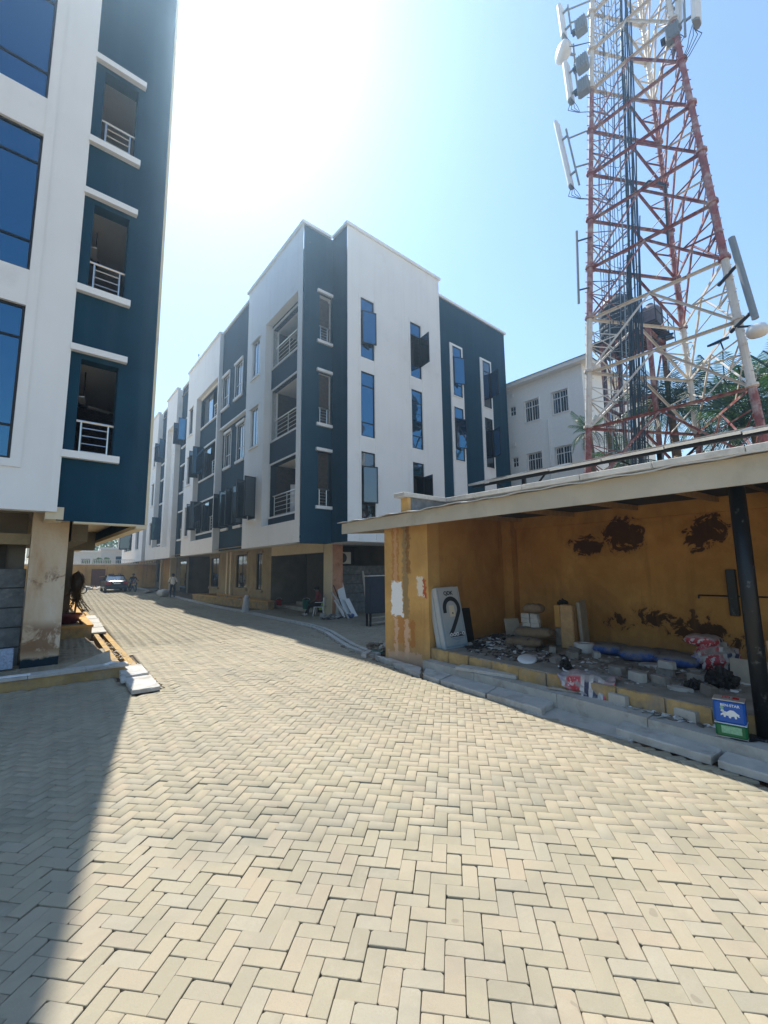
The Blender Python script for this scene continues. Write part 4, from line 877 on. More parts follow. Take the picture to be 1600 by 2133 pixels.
# ------------------------------------------------------------------ water tanks on a red stand
plain('tank_black', (.018, .030, .040), .5, var=.2); plain('tank_grey', (.16, .15, .17), .6, var=.15)
ts = thing('tank_stand', 'tall dark red steel stand carrying water tanks behind the mast', 'stand', (20.5, 6.6, 0))
for x, y in ((19.6, 7.6), (19.6, 5.7), (21.4, 7.6), (21.4, 5.7)): MB().bar((x, y, -.5), (x, y, 12.0), .16, .16).build('leg', 'mast_red', ts)
for z in (3, 6, 9, 11.9):
    for a, b in (((19.6, 7.6), (19.6, 5.7)), ((19.6, 5.7), (21.4, 5.7)), ((21.4, 5.7), (21.4, 7.6)), ((21.4, 7.6), (19.6, 7.6))):
        MB().bar((*a, z), (*b, z), .1, .12).build('beam', 'mast_red', ts)
        if z < 11: MB().bar((*a, z), (*b, z+2.9), .06, .06).build('brace', 'mast_red', ts)
for k in range(12): MB().box(19.3+k*.2, 19.42+k*.2, 5.3, 8.1, 12.03, 12.08).build('deck_plank', 'dark_frame', ts)
mb = MB()
for (a, b) in (((19.3, 5.3), (19.3, 8.1)), ((19.3, 8.1), (21.7, 8.1)), ((19.3, 5.3), (21.7, 5.3))):
    for z in (12.55, 13.0): mb.tube((*a, z), (*b, z), .02, n=5)
    for f in (0, .33, .66, 1): p = (a[0]*(1-f)+b[0]*f, a[1]*(1-f)+b[1]*f); mb.tube((*p, 11.9), (*p, 13.0), .02, n=5)
mb.build('guard_rail', 'dark_frame', ts)
def tank(loc, r, h, mat, label):
    t = thing('water_tank', label, 'tank', loc, 0, 'water tanks on the stand'); prof = [(r*.96, 0), (r, .08)]
    for k in range(5): z = .15+k*(h*.62/5); prof += [(r, z), (r*.965, z+.05), (r, z+.1)]
    prof += [(r, h*.72), (r*.75, h*.86), (r*.35, h*.93)]; mb = MB(); mb.lathe((0, 0, 0), prof, 24); mb.build('shell', mat, t, True, local=True); mb = MB(); mb.lathe((0, 0, h*.92), [(r*.33, 0), (r*.33, .1), (r*.28, .13)], 16); mb.build('lid', mat, t, local=True)
tank((20.3, 7.05, 12.09), .82, 2.35, 'tank_black', 'large black ribbed water tank on the red stand'); tank((20.6, 5.85, 12.09), .46, 1.4, 'tank_grey', 'smaller grey water tank beside the black one')

# ------------------------------------------------------------------ palms
def leafmat(name, c1, c2):
    m, n, b = nt(name); oi = n.nodes.new('ShaderNodeObjectInfo'); r = mth(n, 'FRACT', mth(n, 'ADD', noise(n, 3, 3), oi.outputs['Random'])); setc(n, b, ramp(n, r, [(.2, c1), (.8, c2)])); b.inputs['Roughness'].default_value = .45
    tr = n.nodes.new('ShaderNodeBsdfTranslucent'); tr.inputs['Color'].default_value = (c2[0]*1.3, c2[1]*1.5, c2[2], 1); ms = n.nodes.new('ShaderNodeMixShader'); ms.inputs[0].default_value = .3
    n.links.new(b.outputs[0], ms.inputs[1]); n.links.new(tr.outputs[0], ms.inputs[2]); n.links.new(ms.outputs[0], n.nodes['Material Output'].inputs[0])
leafmat('palm_leaf', (.012, .036, .016), (.035, .082, .03)); leafmat('dry_leaf', (.05, .032, .018), (.12, .08, .04))
plain('palm_trunk', (.20, .15, .10), .9, var=.3, scale=8, bstr=.5, bscale=14)
def frond_mesh(L, droop, mat, n=34, lw=.026, ll=.5, seed=0):
    rg = random.Random(seed); mb = MB(); pts = []
    for k in range(n+1):
        s = k/n; pts.append(Vector((L*s*(1-.18*droop*s), 0, L*(.38*s-droop*.75*s*s))))
    mb.path(pts[::2], lambda p: .022, 4)
    for k in range(3, n+1):
        s = k/n; p = pts[k]; d = (pts[k]-pts[k-1]).normalized(); l = ll*L/2*(math.sin(math.pi*min(1, .12+s*.9))**.6+.12)
        for sg in (-1, 1):
            dr = (d*.75+Vector((0, sg*1, -.15-.35*s+rg.uniform(-.2, .1)))).normalized(); up = dr.cross(d).normalized()*.3; wv = d*lw
            e1 = p+dr*l*.55+Vector((0, 0, -.03)); e2 = p+dr*l+Vector((0, 0, -.18*l-rg.uniform(0, .1)))
            mb.add([p-wv*.4, p+wv*.6, e1+wv*.8, e1-wv*.7, e2], [(0, 1, 2, 3), (3, 2, 4)])
    me = mb.build('frond', mat); dat = me.data; bpy.data.objects.remove(me); return dat
FR = [frond_mesh(2.6, d, 'palm_leaf', seed=i) for i, d in enumerate((.35, .6, .9, 1.2))]
def palm(base, top, label, nf=24, sc=1.0, seed=1, r=.16):
    rg = random.Random(seed); t = thing('palm_tree', label, 'palm', base, 0, 'palms behind the shelter'); b, tp = Vector(base), Vector(top); mb = MB(); prev = None; pts = [Vector((0, 0, 0)).lerp(tp-b, q/9)+Vector((.08*math.sin(q), 0, 0)) for q in range(10)]
    for q in range(9): mb.tube(pts[q], pts[q+1], r*(1.2-.04*q), r*(1.15-.04*q), 10)
    mb.build('trunk', 'palm_trunk', t, True, local=True)
    for k in range(nf):
        a = 2.399*k+rg.uniform(-.2, .2); e = k/nf; me = FR[min(3, int(e*4))]
        o = bpy.data.objects.new('frond', me); COL.objects.link(o); o.parent = t; o.location = pts[-1]; o.rotation_euler = (rg.uniform(-.25, .25), R(-55+85*e+rg.uniform(-8, 8)), a); s = sc*rg.uniform(.85, 1.1); o.scale = (s, s, s)
palm((22.2, 9.3, -.5), (22.1, 9.55, 8.9), 'small palm crown peeping out between the white house and the mast', 18, .55, 1)
palm((21, 5.2, -.5), (20.7, 5.5, 8.6), 'palm behind the tank stand with fronds rising through the mast', 24, 1.0, 2)
palm((23, 3.4, -.5), (22.6, 3.9, 8.6), 'full palm crown right of the cable run behind the mast', 26, 1.0, 3)
palm((22, 1.2, -.5), (21.6, 1.6, 7.9), 'palm crown behind the right leg of the mast', 26, 1.05, 4)
palm((19, 2.2, -.5), (18.6, 2.6, 6.4), 'low palm crown just above the solar panels', 24, .9, 5)
palm((24, -.8, -.5), (23.6, -.3, 8.6), 'rightmost palm at the edge of the view behind the mast', 26, 1.1, 6)
palm((25, 1.6, -.5), (24.6, 2.0, 9.2), 'tall palm crown just left of the right mast leg', 28, 1.1, 8); palm((20.5, 6.9, -.5), (19.2, 6.9, 6.2), 'low palm crown between the tank stand legs', 20, .7, 7)
# ================================================================== SHELTER
plain('roof_sheet', (.58, .56, .52), .5, var=.1, scale=4, dirt=((.3, .25, .2), .3, 2)); plain('fascia_board', (.47, .42, .33), .8, var=.1, scale=1.5, bstr=.08, dirt=((.30, .26, .20), .3, 1.2))
sh = thing('shelter', 'low ochre open fronted shelter with metal lean-to roof at the right', 'shelter', (8, 3, 0))
def stub_mat():
    m = MATS['ochre_front']; n = m.node_tree; b = n.nodes['Principled BSDF']; old = b.inputs['Base Color'].links[0].from_socket
    co = coord(n); x, y, z = sep(n, co); f = noise(n, 9, 6, .7, co, .4); j = mth(n, 'MULTIPLY', mth(n, 'SUBTRACT', f, .5), .30)
    lim = mth(n, 'LESS_THAN', x, 7.0)
    def band(yc, w, z0, z1, c, src, soft=.01, am=1.0):
        d = mth(n, 'SUBTRACT', mth(n, 'ABSOLUTE', mth(n, 'ADD', mth(n, 'SUBTRACT', y, yc), j)), w); a = ramp(n, mth(n, 'ADD', mth(n, 'MULTIPLY', d, 4), .5), [(.46, 1), (.54, 0)])
        zz = mth(n, 'ADD', z, mth(n, 'MULTIPLY', j, 1.2)); k = mth(n, 'MULTIPLY', mth(n, 'GREATER_THAN', zz, z0), mth(n, 'LESS_THAN', zz, z1))
        return mix(n, mth(n, 'MULTIPLY', mth(n, 'MULTIPLY', mth(n, 'MULTIPLY', a, k), lim), am), src, c)
    c = band(7.33, .10, 1.75, 3.2, (.42, .18, .045), old, am=.85); c = band(7.33, .05, 1.6, 3.2, (.55, .30, .14), c)
    c = band(7.03, .075, .95, 3.2, (.30, .20, .09), c); c = band(6.95, .05, 1.9, 3.2, (.20, .08, .02), c, am=.7)
    c = band(7.30, .17, .98, 1.72, (.80, .79, .77), c)
    c = band(7.2, .20, .38, .95, (.45, .20, .06), c, am=.8); c = band(7.33, .05, .1, .93, (.60, .38, .24), c); c = band(7.03, .06, .1, .93, (.60, .38, .24), c); c = band(6.86, .07, .35, .9, (.38, .15, .04), c, am=.8)
    c = band(6.62, .09, 1.45, 1.85, (.74, .68, .58), c, am=.8); c = band(6.50, .035, 1.42, 1.78, (.45, .10, .035), c); c = band(7.1, .5, -.1, .22, (.55, .38, .27), c, am=.7)
    n.links.new(c, b.inputs['Base Color'])
stub_mat()
w = MB(); w.hexa([(6.55, 7.67), (6.66, 6.40), (7.0, 6.40), (9.8, 6.56), (9.8, 7.9)], -.05, 3.22)
fixnormals(w.build('stub_wall', 'ochre_front', sh))
MB().box(9.8, 10.0, -4, 6.56, -.05, 3.5).build('back_wall', 'ochre_wall', sh); MB().quad((7.01, 6.385, .3), (9.8, 6.54, .3), (9.8, 6.54, 3.25), (7.01, 6.385, 3.25)).build('side_wall', 'ochre_wall', sh); MB().box(6.8, 9.8, -4.2, -4, -.05, 3.4).build('end_wall', 'ochre_wall', sh)
MB().box(9.55, 9.8, 6.25, 6.55, .3, 3.3).build('corner_pier', 'ochre_wall', sh)
MB().box(9.72, 9.799, -4, 6.3, 2.98, 3.3).build('wall_beam', 'ochre_wall', sh)
# roof: sheet, fascia, rafters
fa, fb = Vector((6.62, 9.5, 0)), Vector((5.08, -3.4, 0))
zf = lambda y: 2.81+(y-.75)/(9.45-.75)*.14
def fp(y, dx=0): t_ = (9.5-y)/12.9; p = fa.lerp(fb, t_); return (p.x+dx, p.y)
w = MB(); w.hexa([fp(9.5), fp(-3.4), fp(-3.4, .035), fp(9.5, .035)], [zf(9.5), zf(-3.4), zf(-3.4), zf(9.5)], [zf(9.5)+.27, zf(-3.4)+.30, zf(-3.4)+.30, zf(9.5)+.27])
fixnormals(w.build('fascia', 'fascia_board', sh)); w = MB(); w.hexa([fp(9.5, .036), (8.0, 9.2), (8.0, 9.235), fp(9.535, .036)], [2.96, 3.02, 3.02, 2.96], 3.22); w.build('end_fascia', 'fascia_board', sh)
w = MB(); N_ = 60; pt = []
for k in range(N_+1):
    y = 9.6-13.1*k/N_; wv = .012*math.sin(k*1.9)+.008*math.sin(k*.7); x0, y0 = fp(y, -.09+.02*math.sin(k*.9)); pt.append(((x0, y0, zf(y)+.285+wv), (8.05, y, 3.42+wv*.3)))
for (a, b), (c, d) in zip(pt, pt[1:]):
    w.quad(a, b, d, c); up = lambda p, t=.014: (p[0], p[1], p[2]+t); w.quad(up(a), up(c), up(d), up(b)); w.quad(a, c, up(c), up(a))
w.quad(pt[0][0], up(pt[0][0]), up(pt[0][1]), pt[0][1]); w.build('roof_sheet', 'roof_sheet', sh)
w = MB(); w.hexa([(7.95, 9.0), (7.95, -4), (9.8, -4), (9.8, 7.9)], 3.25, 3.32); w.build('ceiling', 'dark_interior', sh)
for k in range(9): y = 7.4-k*1.35; x0, y0 = fp(y, .04); MB().bar((x0, y, zf(y)+.22), (9.75, y, 3.2), .05, .10).build('rafter', 'timber', sh)
# parapet blocks and coping above the sheet
MB().box(6.72, 7.95, 6.95, 7.15, 3.25, 3.60).build('parapet_return', 'block_grey', sh); MB().box(6.62, 6.718, 6.94, 7.16, 3.2, 3.60).build('parapet_end', 'ochre_front', sh); MB().box(7.96, 8.14, -4, 7.15, 3.25, 3.60).build('parapet', 'block_grey', sh)
for k, (a, b) in enumerate(((6.45, 7.2), (7.21, 7.84))): MB().cbox(a, b, 6.86, 7.22, 3.602, 3.70, .01).build('coping', 'concrete', sh)
yy = 7.22
while yy > -4: MB().cbox(7.85, 8.22, yy-1.19, yy, 3.604, 3.70+random.uniform(-.006, .006), .01).build('coping', 'concrete', sh); yy -= 1.2
# platform and steps
plain('dusty_floor', (.27, .245, .205), .95, var=.25, scale=3, bstr=.5, bscale=28, spec=.1)
w = MB(); w.hexa([(6.68, 6.38), (6.20, 1.4), (5.75, -3.4), (9.79, -3.4), (9.79, 6.5), (7.0, 6.38)], -.05, .395); fixnormals(w.build('floor', 'dusty_floor', sh))
fr_ = lambda y: np.interp(y, [-3.4, 1.4, 6.38], [5.75, 6.20, 6.68]); f1 = lambda y: np.interp(y, [-3.4, 1.4, 3.1, 6.3], [5.35, 5.83, 6.07, 6.40])
y = 6.36
while y > -3.3:                                   # rough stones facing the upper step
    l = random.uniform(.42, .68); y2 = max(-3.39, y-l); w = MB(); d = random.uniform(.0, .03); yb, ya = y-random.uniform(.006, .016), y2+random.uniform(.006, .016); K = max(3, int((yb-ya)/.07)); zt_ = .402+random.uniform(-.014, .006)
    row = [(ya+(yb-ya)*q/K, d+random.uniform(-.012, .012), zt_+random.uniform(-.012, .004)) for q in range(K+1)]
    vs = [(fr_(q)-e_-random.uniform(0, .02), q, .19) for q, e_, z_ in row]+[(fr_(q)-e_-.008, q, .30) for q, e_, z_ in row]+[(fr_(q)-e_+.004, q, z_-.012) for q, e_, z_ in row]+[(fr_(q)+.012, q, z_) for q, e_, z_ in row]+[(fr_(q)+.06, q, z_-.008) for q, e_, z_ in row]; M_ = K+1
    fs = [(r_*M_+q, r_*M_+q+1, (r_+1)*M_+q+1, (r_+1)*M_+q) for r_ in range(4) for q in range(K)]; fs += [tuple(r_*M_ for r_ in range(5)), tuple(r_*M_+K for r_ in range(4, -1, -1))]
    w.add(vs, fs); fixnormals(w.build('step_stone', 'step_ochre', sh)); y = y2
y = 6.36
while y > -3.3:
    l = random.uniform(1.1, 1.7); y2 = max(-3.39, y-l); w = MB(); w.hexa([(f1(y), y-.004), (f1(y2), y2+.004), (fr_(y2)-.035, y2+.004), (fr_(y)-.035, y-.004)], -.05, .195+random.uniform(-.006, .006)); fixnormals(w.build('lower_step', 'concrete', sh)); y = y2
# black post, pipe and board
mb = MB(); mb.tube((6.16, 1.08, .18), (6.16, 1.08, 3.05), .078, n=18); mb.build('post', 'black_paint', sh, True); MB().cbox(6.03, 6.29, .95, 1.21, .19, .215, .005).build('base_plate', 'black_paint', sh); MB().bar((6.0, 1.08, 3.0), (9.7, 1.08, 3.16), .08, .12).build('post_beam', 'black_paint', sh)
MB().cbox(9.70, 9.798, 1.86, 2.0, 1.12, 1.93, .01).build('cable_board', 'black_paint', sh); MB().tube((9.77, 2.45, 1.46), (9.77, -1.5, 1.46), .014, n=6).tube((9.77, 2.45, 1.46), (9.77, 2.45, 1.40), .014, n=6).build('conduit', 'black_paint', sh)
kg = MB(); kg.hexa([(5.62, 3.6), (5.60, 2.2), (6.12, 2.2), (6.2, 3.6)], -.3, .0); struct(kg.build('kerb_bed', 'concrete'))
# ---- kerb slabs along the shelter
def kslab(pts, z0, z1, label, mat='concrete_slab', name='edging_stone'):
    o = rough_slab(name, mat, pts, z0, z1, int(abs(pts[0][1])*100)); return tag(o, label, 'edging stone', 'kerb slabs in front of the shelter')
kslab([(6.46, 7.95), (5.93, 5.95), (6.37, 6.36), (6.54, 7.62)], -.03, .06, 'pale pointed kerb slab at the foot of the ochre stub wall')
kslab([(5.95, 5.93), (5.88, 5.44), (6.34, 5.54), (6.40, 6.28)], -.03, .062, 'short pale kerb slab second from the ochre stub wall')
kslab([(5.88, 5.42), (5.75, 4.36), (6.24, 4.48), (6.33, 5.52)], -.02, .066, 'long pale kerb slab third from the ochre stub wall')
kslab([(5.74, 4.33), (5.66, 3.35), (6.15, 3.42), (6.23, 4.46)], -.03, .08, 'pale kerb slab in the shade in the middle of the shelter front')
kslab([(5.66, 2.42), (5.53, 1.42), (5.90, 1.40), (6.05, 2.44)], .0, .085, 'raised pale kerb slab just left of the blue and green tin')
kslab([(5.52, 1.39), (5.38, .2), (5.74, .2), (5.89, 1.37)], .0, .075, 'pale kerb slab below the blue and green tin at the right edge')
kslab([(5.37, .18), (5.2, -1.4), (5.6, -1.4), (5.73, .18)], .0, .10, 'pale kerb slab beyond the right edge of the view')
slab((6.42, 4.8, .20), .26, 1.16, .055, R(9), 'loose grey concrete plank lying on the lower step of the shelter', group='planks on the step', name='concrete_plank', cat='plank')
slab((6.35, 3.35, .20), .16, .5, .03, R(12), 'thin grey board under the printed sack on the lower step', 'plywood', ry=R(5), group='planks on the step', name='thin_board', cat='board')
# ---- solar panels on their rack above the roof
plain('panel_back', (.62, .62, .60), .6, var=.05); plain('panel_face', (.01, .015, .04), .15)
rk = thing('panel_rack', 'black steel rack holding the solar panels above the shelter roof', 'rack', (9, 3, 3.3))
for x in (8.55, 9.25): MB().bar((x, 6.6, 4.10+(x-8.9)*.277), (x, -3.4, 4.10+(x-8.9)*.277), .04, .05).build('rail', 'dark_frame', rk)
for y in (5.4, 2.6, -.4):
    MB().bar((8.9, y, 3.3), (8.9, y, 4.1), .08, .08).build('post', 'dark_frame', rk)
    for dy in (-.55, .55): MB().bar((8.9, y, 3.55), (8.7, y+dy*1.3, 4.1), .03, .03).build('strut', 'dark_frame', rk)
words = ('farthest', 'second', 'third', 'fourth', 'fifth', 'sixth', 'seventh', 'eighth', 'ninth')
spp = None
for k in range(9):
    if spp is None:
        t = thing('solar_panel', '', 'solar panel', (8.9, 6.1, 4.15), 0, 'solar panels above the shelter')
        mb = MB(); mb.box(-.52, .52, -.52, -.49, 0, .05).box(-.52, .52, .49, .52, 0, .05).box(-.52, -.49, -.49, .49, 0, .05).box(.49, .52, -.49, .49, 0, .05); mb.build('frame', 'steel', t, local=True)
        MB().box(-.49, .49, -.49, .49, .02, .028).build('backsheet', 'panel_back', t, local=True); MB().box(-.49, .49, -.49, .49, .0285, .036).build('cells', 'panel_face', t, local=True); MB().box(-.08, .08, -.06, .06, .0, .0195).build('junction_box', 'dark_frame', t, local=True); spp = t
    else: t = copy_tree(spp)
    t.location = (8.9+.01*k, 6.1-1.06*k, 4.15+.01*math.sin(k*2)); t.rotation_euler = (0, R(-15.5), R(.5*math.sin(k)))
    t['label'] = words[k]+' solar panel from the far end of the row above the shelter roof'
# ================================================================== PEOPLE AND VEHICLES
plain('skin', (.10, .052, .032), .5, var=.08); plain('hair_black', (.010, .009, .008), .8, var=.2); plain('cloth_white', (.68, .66, .60), .85, var=.08, scale=12); plain('cloth_navy', (.018, .022, .035), .9, var=.15, scale=12)
plain('cloth_black', (.012, .012, .013), .9, var=.2, scale=12); plain('cloth_maroon', (.16, .035, .03), .9, var=.35, scale=22); plain('hivis', (.42, .75, .05), .7, var=.15, scale=20); plain('shoe', (.42, .40, .37), .7, var=.2)
def person(label, J, mats, loc, rz, look=0.0, group=None, extra=None):
    """J: joint -> (x, y, z, radius) in a frame where the person faces -Y; mats: region -> material"""
    B = [('pelvis', 'waist', 'shirt'), ('waist', 'chest', 'shirt'), ('chest', 'neck', 'shirt'), ('neck', 'head', 'skin'), ('head', 'crown', 'skin')]
    for s in 'LR':
        B += [('chest', 'sh'+s, 'shirt'), ('sh'+s, 'el'+s, 'sleeve'), ('el'+s, 'wr'+s, 'skin'), ('wr'+s, 'ha'+s, 'skin'), ('pelvis', 'hi'+s, 'trousers'), ('hi'+s, 'kn'+s, 'trousers'), ('kn'+s, 'an'+s, 'trousers'), ('an'+s, 'to'+s, 'shoes')]
    names = list(J); idx = {n: i for i, n in enumerate(names)}
    me = bpy.data.meshes.new('tmp'); me.from_pydata([J[n][:3] for n in names], [(idx[a], idx[b]) for a, b, _ in B], []); o = bpy.data.objects.new('tmp', me); COL.objects.link(o)
    sm = o.modifiers.new('s', 'SKIN'); sm.use_smooth_shade = True; o.modifiers.new('d', 'SUBSURF').levels = 2
    for n in names:
        v = me.skin_vertices[0].data[idx[n]]; r = J[n][3]; v.radius = (r, r*.78) if n in ('waist', 'chest', 'pelvis') else (r, r)
        v.use_root = n == 'pelvis'
    dg = bpy.context.evaluated_depsgraph_get(); ev = o.evaluated_get(dg); m2 = bpy.data.meshes.new_from_object(ev); bpy.data.objects.remove(o)
    mb = MB(); order = ['skin', 'shirt', 'sleeve', 'trousers', 'shoes']; segs = [(Vector(J[a][:3]), Vector(J[b][:3]), order.index(k)) for a, b, k in B]
    mb.v = [tuple(v.co) for v in m2.vertices]
    for p in m2.polygons:
        c = p.center; best = 0; bd = 9
        for a, b, k in segs:
            d = b-a; t = max(0, min(1, (c-a).dot(d)/max(1e-9, d.length_squared))); q = (a+d*t-c).length
            if q < bd: bd = q; best = k
        mb.f.append(tuple(p.vertices)); mb.m.append(best)
    hd = Vector(J['head'][:3]); fdir = Vector((math.sin(look), -math.cos(look), 0)); sd = Vector((fdir.y*-1, fdir.x, 0)); sd = Vector((-fdir.y, fdir.x, 0))
    mb.tube(hd+fdir*.085+Vector((0, 0, .0)), hd+fdir*.118+Vector((0, 0, -.025)), .012, .016, 6, 0)          # nose
    mb.tube(hd+fdir*.09+Vector((0, 0, -.055))-sd*.02, hd+fdir*.09+Vector((0, 0, -.055))+sd*.02, .008, n=5, mi=0)   # lips
    for s in (-1, 1): mb.tube(hd+sd*s*.092+Vector((0, 0, -.03)), hd+sd*s*.100+Vector((0, 0, .03)), .016, .018, 6, 0)  # ears
    for s in 'LR':                                                                                       # five fingers each
        w_, h_ = Vector(J['wr'+s][:3]), Vector(J['ha'+s][:3]); d = (h_-w_).normalized(); u = d.orthogonal().normalized()
        for k in range(4):
            a = h_+u*(-.024+.016*k); l = (.055, .065, .062, .048)[k]; mb.tube(a, a+d*l*.55, .0088, .008, 5, 0); mb.tube(a+d*l*.55, a+d*l*.95+Vector((0, 0, -.02)), .008, .006, 5, 0)
        a = w_.lerp(h_, .4)+u*.03; mb.tube(a, a+(d*.6+u*.8).normalized()*.05, .010, .008, 5, 0)
    t = thing('person', label, 'person', loc, rz, group); body = mb.build('body', [mats[k] for k in order], t, True, local=True)
    for s in (-1, 1): e = MB(); e.lathe(hd+fdir*.088+sd*s*.035+Vector((0, 0, .012)), [(.001, -.011), (.009, -.006), (.011, 0), (.009, .006), (.001, .011)], 8); e.build('eye', 'antenna_white', t, True, local=True)
    hb = MB(); hb.lathe(hd-fdir*.012+Vector((0, 0, .015)), [(.104, -.01), (.112, .03), (.10, .075), (.065, .11), (.01, .125)], 16); hb.build('hair', 'hair_black', t, True, local=True)
    return t
stand = dict(pelvis=(0, 0, .95, .15), waist=(0, 0, 1.1, .14), chest=(0, 0, 1.32, .16), neck=(0, -.01, 1.5, .06), head=(0, -.04, 1.62, .095), crown=(0, -.03, 1.68, .085),
    shL=(.19, 0, 1.42, .07), elL=(.27, -.05, 1.15, .05), wrL=(.18, -.26, 1.08, .034), haL=(.13, -.33, 1.08, .032), shR=(-.19, 0, 1.42, .07), elR=(-.28, .0, 1.14, .05), wrR=(-.22, -.2, .98, .034), haR=(-.19, -.27, .95, .032),
    hiL=(.10, 0, .88, .10), knL=(.11, -.02, .48, .07), anL=(.12, .04, .08, .05), toL=(.13, -.14, .04, .04), hiR=(-.10, 0, .88, .10), knR=(-.12, .03, .48, .07), anR=(-.14, .10, .08, .05), toR=(-.15, -.08, .04, .04))
person('person in a white shirt and dark trousers standing by the building entrance with back turned', stand, dict(skin='skin', shirt='cloth_white', sleeve='cloth_white', trousers='cloth_navy', shoes='shoe'), (8.88, 33.9, gz(33.9)), R(175))
sit = dict(pelvis=(0, .02, .50, .15), waist=(0, .02, .64, .14), chest=(0, -.06, .86, .16), neck=(0, -.10, 1.04, .06), head=(0, -.15, 1.15, .095), crown=(0, -.14, 1.21, .085),
    shL=(.19, -.06, .96, .07), elL=(.26, -.12, .70, .05), wrL=(.14, -.36, .62, .034), haL=(.09, -.42, .60, .032), shR=(-.19, -.06, .96, .07), elR=(-.26, -.12, .70, .05), wrR=(-.14, -.36, .62, .034), haR=(-.08, -.42, .60, .032),
    hiL=(.11, -.05, .48, .10), knL=(.14, -.46, .46, .075), anL=(.12, -.50, .09, .05), toL=(.12, -.68, .045, .04), hiR=(-.11, -.05, .48, .10), knR=(-.15, -.46, .44, .075), anR=(-.12, -.66, .09, .05), toR=(-.12, -.84, .045, .04))
person('person in a dark red patterned top and black trousers seated on a white plastic chair', sit, dict(skin='skin', shirt='cloth_maroon', sleeve='cloth_maroon', trousers='cloth_black', shoes='shoe'), (10.55, 16.85, .0), R(-135))
ch = thing('plastic_chair', 'white plastic chair under the seated person beside the pink column', 'chair', (10.55, 16.85, 0), R(-135))
MB().cbox(-.23, .23, -.22, .22, .38, .41, .012).build('seat', 'white_frame', ch, local=True)
mb = MB(); mb.hexa([(-.23, .21), (.23, .21), (.23, .24), (-.23, .24)], .42, .8); mb.build('backrest', 'white_frame', ch, local=True)
for sx in (-1, 1):
    for sy in (-1, 1): MB().tube((sx*.24, sy*.24, 0), (sx*.2, sy*.19, .38), .02, .026).build('leg', 'white_frame', ch, local=True)
    MB().bar((sx*.23, .2, .6), (sx*.25, -.15, .6), .04, .02).build('armrest', 'white_frame', ch, local=True)
vest = MB(); vest.hexa([(-.30, -.1), (-.27, -.1), (-.27, .16), (-.30, .16)], .22, .56); o = vest.build('safety_vest', 'hivis'); o.location = (10.55, 16.85, 0); o.rotation_euler = (0, 0, R(-135)); tag(o, 'lime green safety vest hanging from the side of the plastic chair', 'vest')
# ---- dark saloon car seen from behind
plain('car_paint', (.008, .018, .028), .22, var=.05, spec=.6); plain('tail_red', (.35, .01, .012), .25, var=.1); plain('chrome', (.6, .6, .6), .2, metal=1)
car = thing('parked_car', 'dark blue saloon car parked at the far end of the street, rear towards the camera', 'car', (6.98, 43.7, gz(45)), R(-2))
def loft(mb, secs, mi=0):
    n = len(secs[0]); k = len(mb.v); mb.v += [tuple(p) for s in secs for p in s]
    for a in range(len(secs)-1):
        for b in range(n): mb.f.append((k+a*n+b, k+a*n+(b+1) % n, k+(a+1)*n+(b+1) % n, k+(a+1)*n+b)); mb.m.append(mi)
    mb.f.append(tuple(range(k+n-1, k-1, -1))); mb.m.append(mi); mb.f.append(tuple(range(k+(len(secs)-1)*n, k+len(secs)*n))); mb.m.append(mi)
def csec(y, hw, zb, zm, zt, tw): return [(-hw*.9, y, zb), (-hw, y, zb+.12), (-hw, y, zm), (-tw, y, zt-.03), (-tw*.8, y, zt), (tw*.8, y, zt), (tw, y, zt-.03), (hw, y, zm), (hw, y, zb+.12), (hw*.9, y, zb)]
mb = MB(); loft(mb, [csec(0.0, .74, .36, .68, .92, .66), csec(.10, .83, .28, .72, .98, .74), csec(.5, .86, .26, .76, 1.0, .78), csec(1.3, .87, .25, .80, .98, .80), csec(2.6, .87, .25, .80, .95, .80), csec(3.3, .86, .25, .74, .90, .76), csec(4.1, .82, .27, .62, .74, .70), csec(4.4, .70, .32, .52, .62, .58)])
o = fixnormals(mb.build('body', 'car_paint', car, True, local=True)); o.data.set_sharp_from_angle(angle=R(35))
mb = MB(); ct = [(-.74, .55, .98), (.74, .55, .98), (.76, 3.25, .93), (-.76, 3.25, .93)]; rt = [(-.56, 1.15, 1.42), (.56, 1.15, 1.42), (.58, 2.35, 1.43), (-.58, 2.35, 1.43)]
mb.add(ct+rt, [(0, 1, 5, 4), (1, 2, 6, 5), (2, 3, 7, 6), (3, 0, 4, 7)]); mb.build('cabin_glass', 'dark_glass', car, local=True)
mb = MB(); mb.hexa([(-.58, 1.08), (.58, 1.08), (.60, 2.42), (-.60, 2.42)], 1.405, 1.455); fixnormals(mb.build('roof', 'car_paint', car, local=True))
for s in (-1, 1):
    MB().bar((s*.75, .52, .98), (s*.575, 1.12, 1.43), .07, .05).build('pillar', 'car_paint', car, local=True); MB().bar((s*.775, 1.9, .96), (s*.585, 1.8, 1.43), .06, .04).build('pillar', 'car_paint', car, local=True); MB().bar((s*.77, 3.2, .94), (s*.595, 2.38, 1.43), .06, .05).build('pillar', 'car_paint', car, local=True)
    MB().cbox(s*.62-.16, s*.62+.16, -.03, .12, .66, .86, .02).build('tail_light', 'tail_red', car, local=True); MB().cbox(s*.97-.09, s*.97+.09, 2.7, 2.78, .95, 1.07, .02).build('side_mirror', 'car_paint', car, local=True)
    for y in (.85, 3.45):
        mb = MB(); mb.lathe((s*.76, y, .31), [(.20, -.1), (.30, -.09), (.315, -.05), (.315, .05), (.30, .09), (.20, .1)], 20, axis='x'); wv = mb.build('wheel', 'rubber', car, True, local=True); mb = MB(); mb.lathe((s*.85, y, .31), [(.19, -.02), (.19, .02), (.05, .03)], 14, axis='x'); mb.build('rim', 'chrome', wv, local=True)
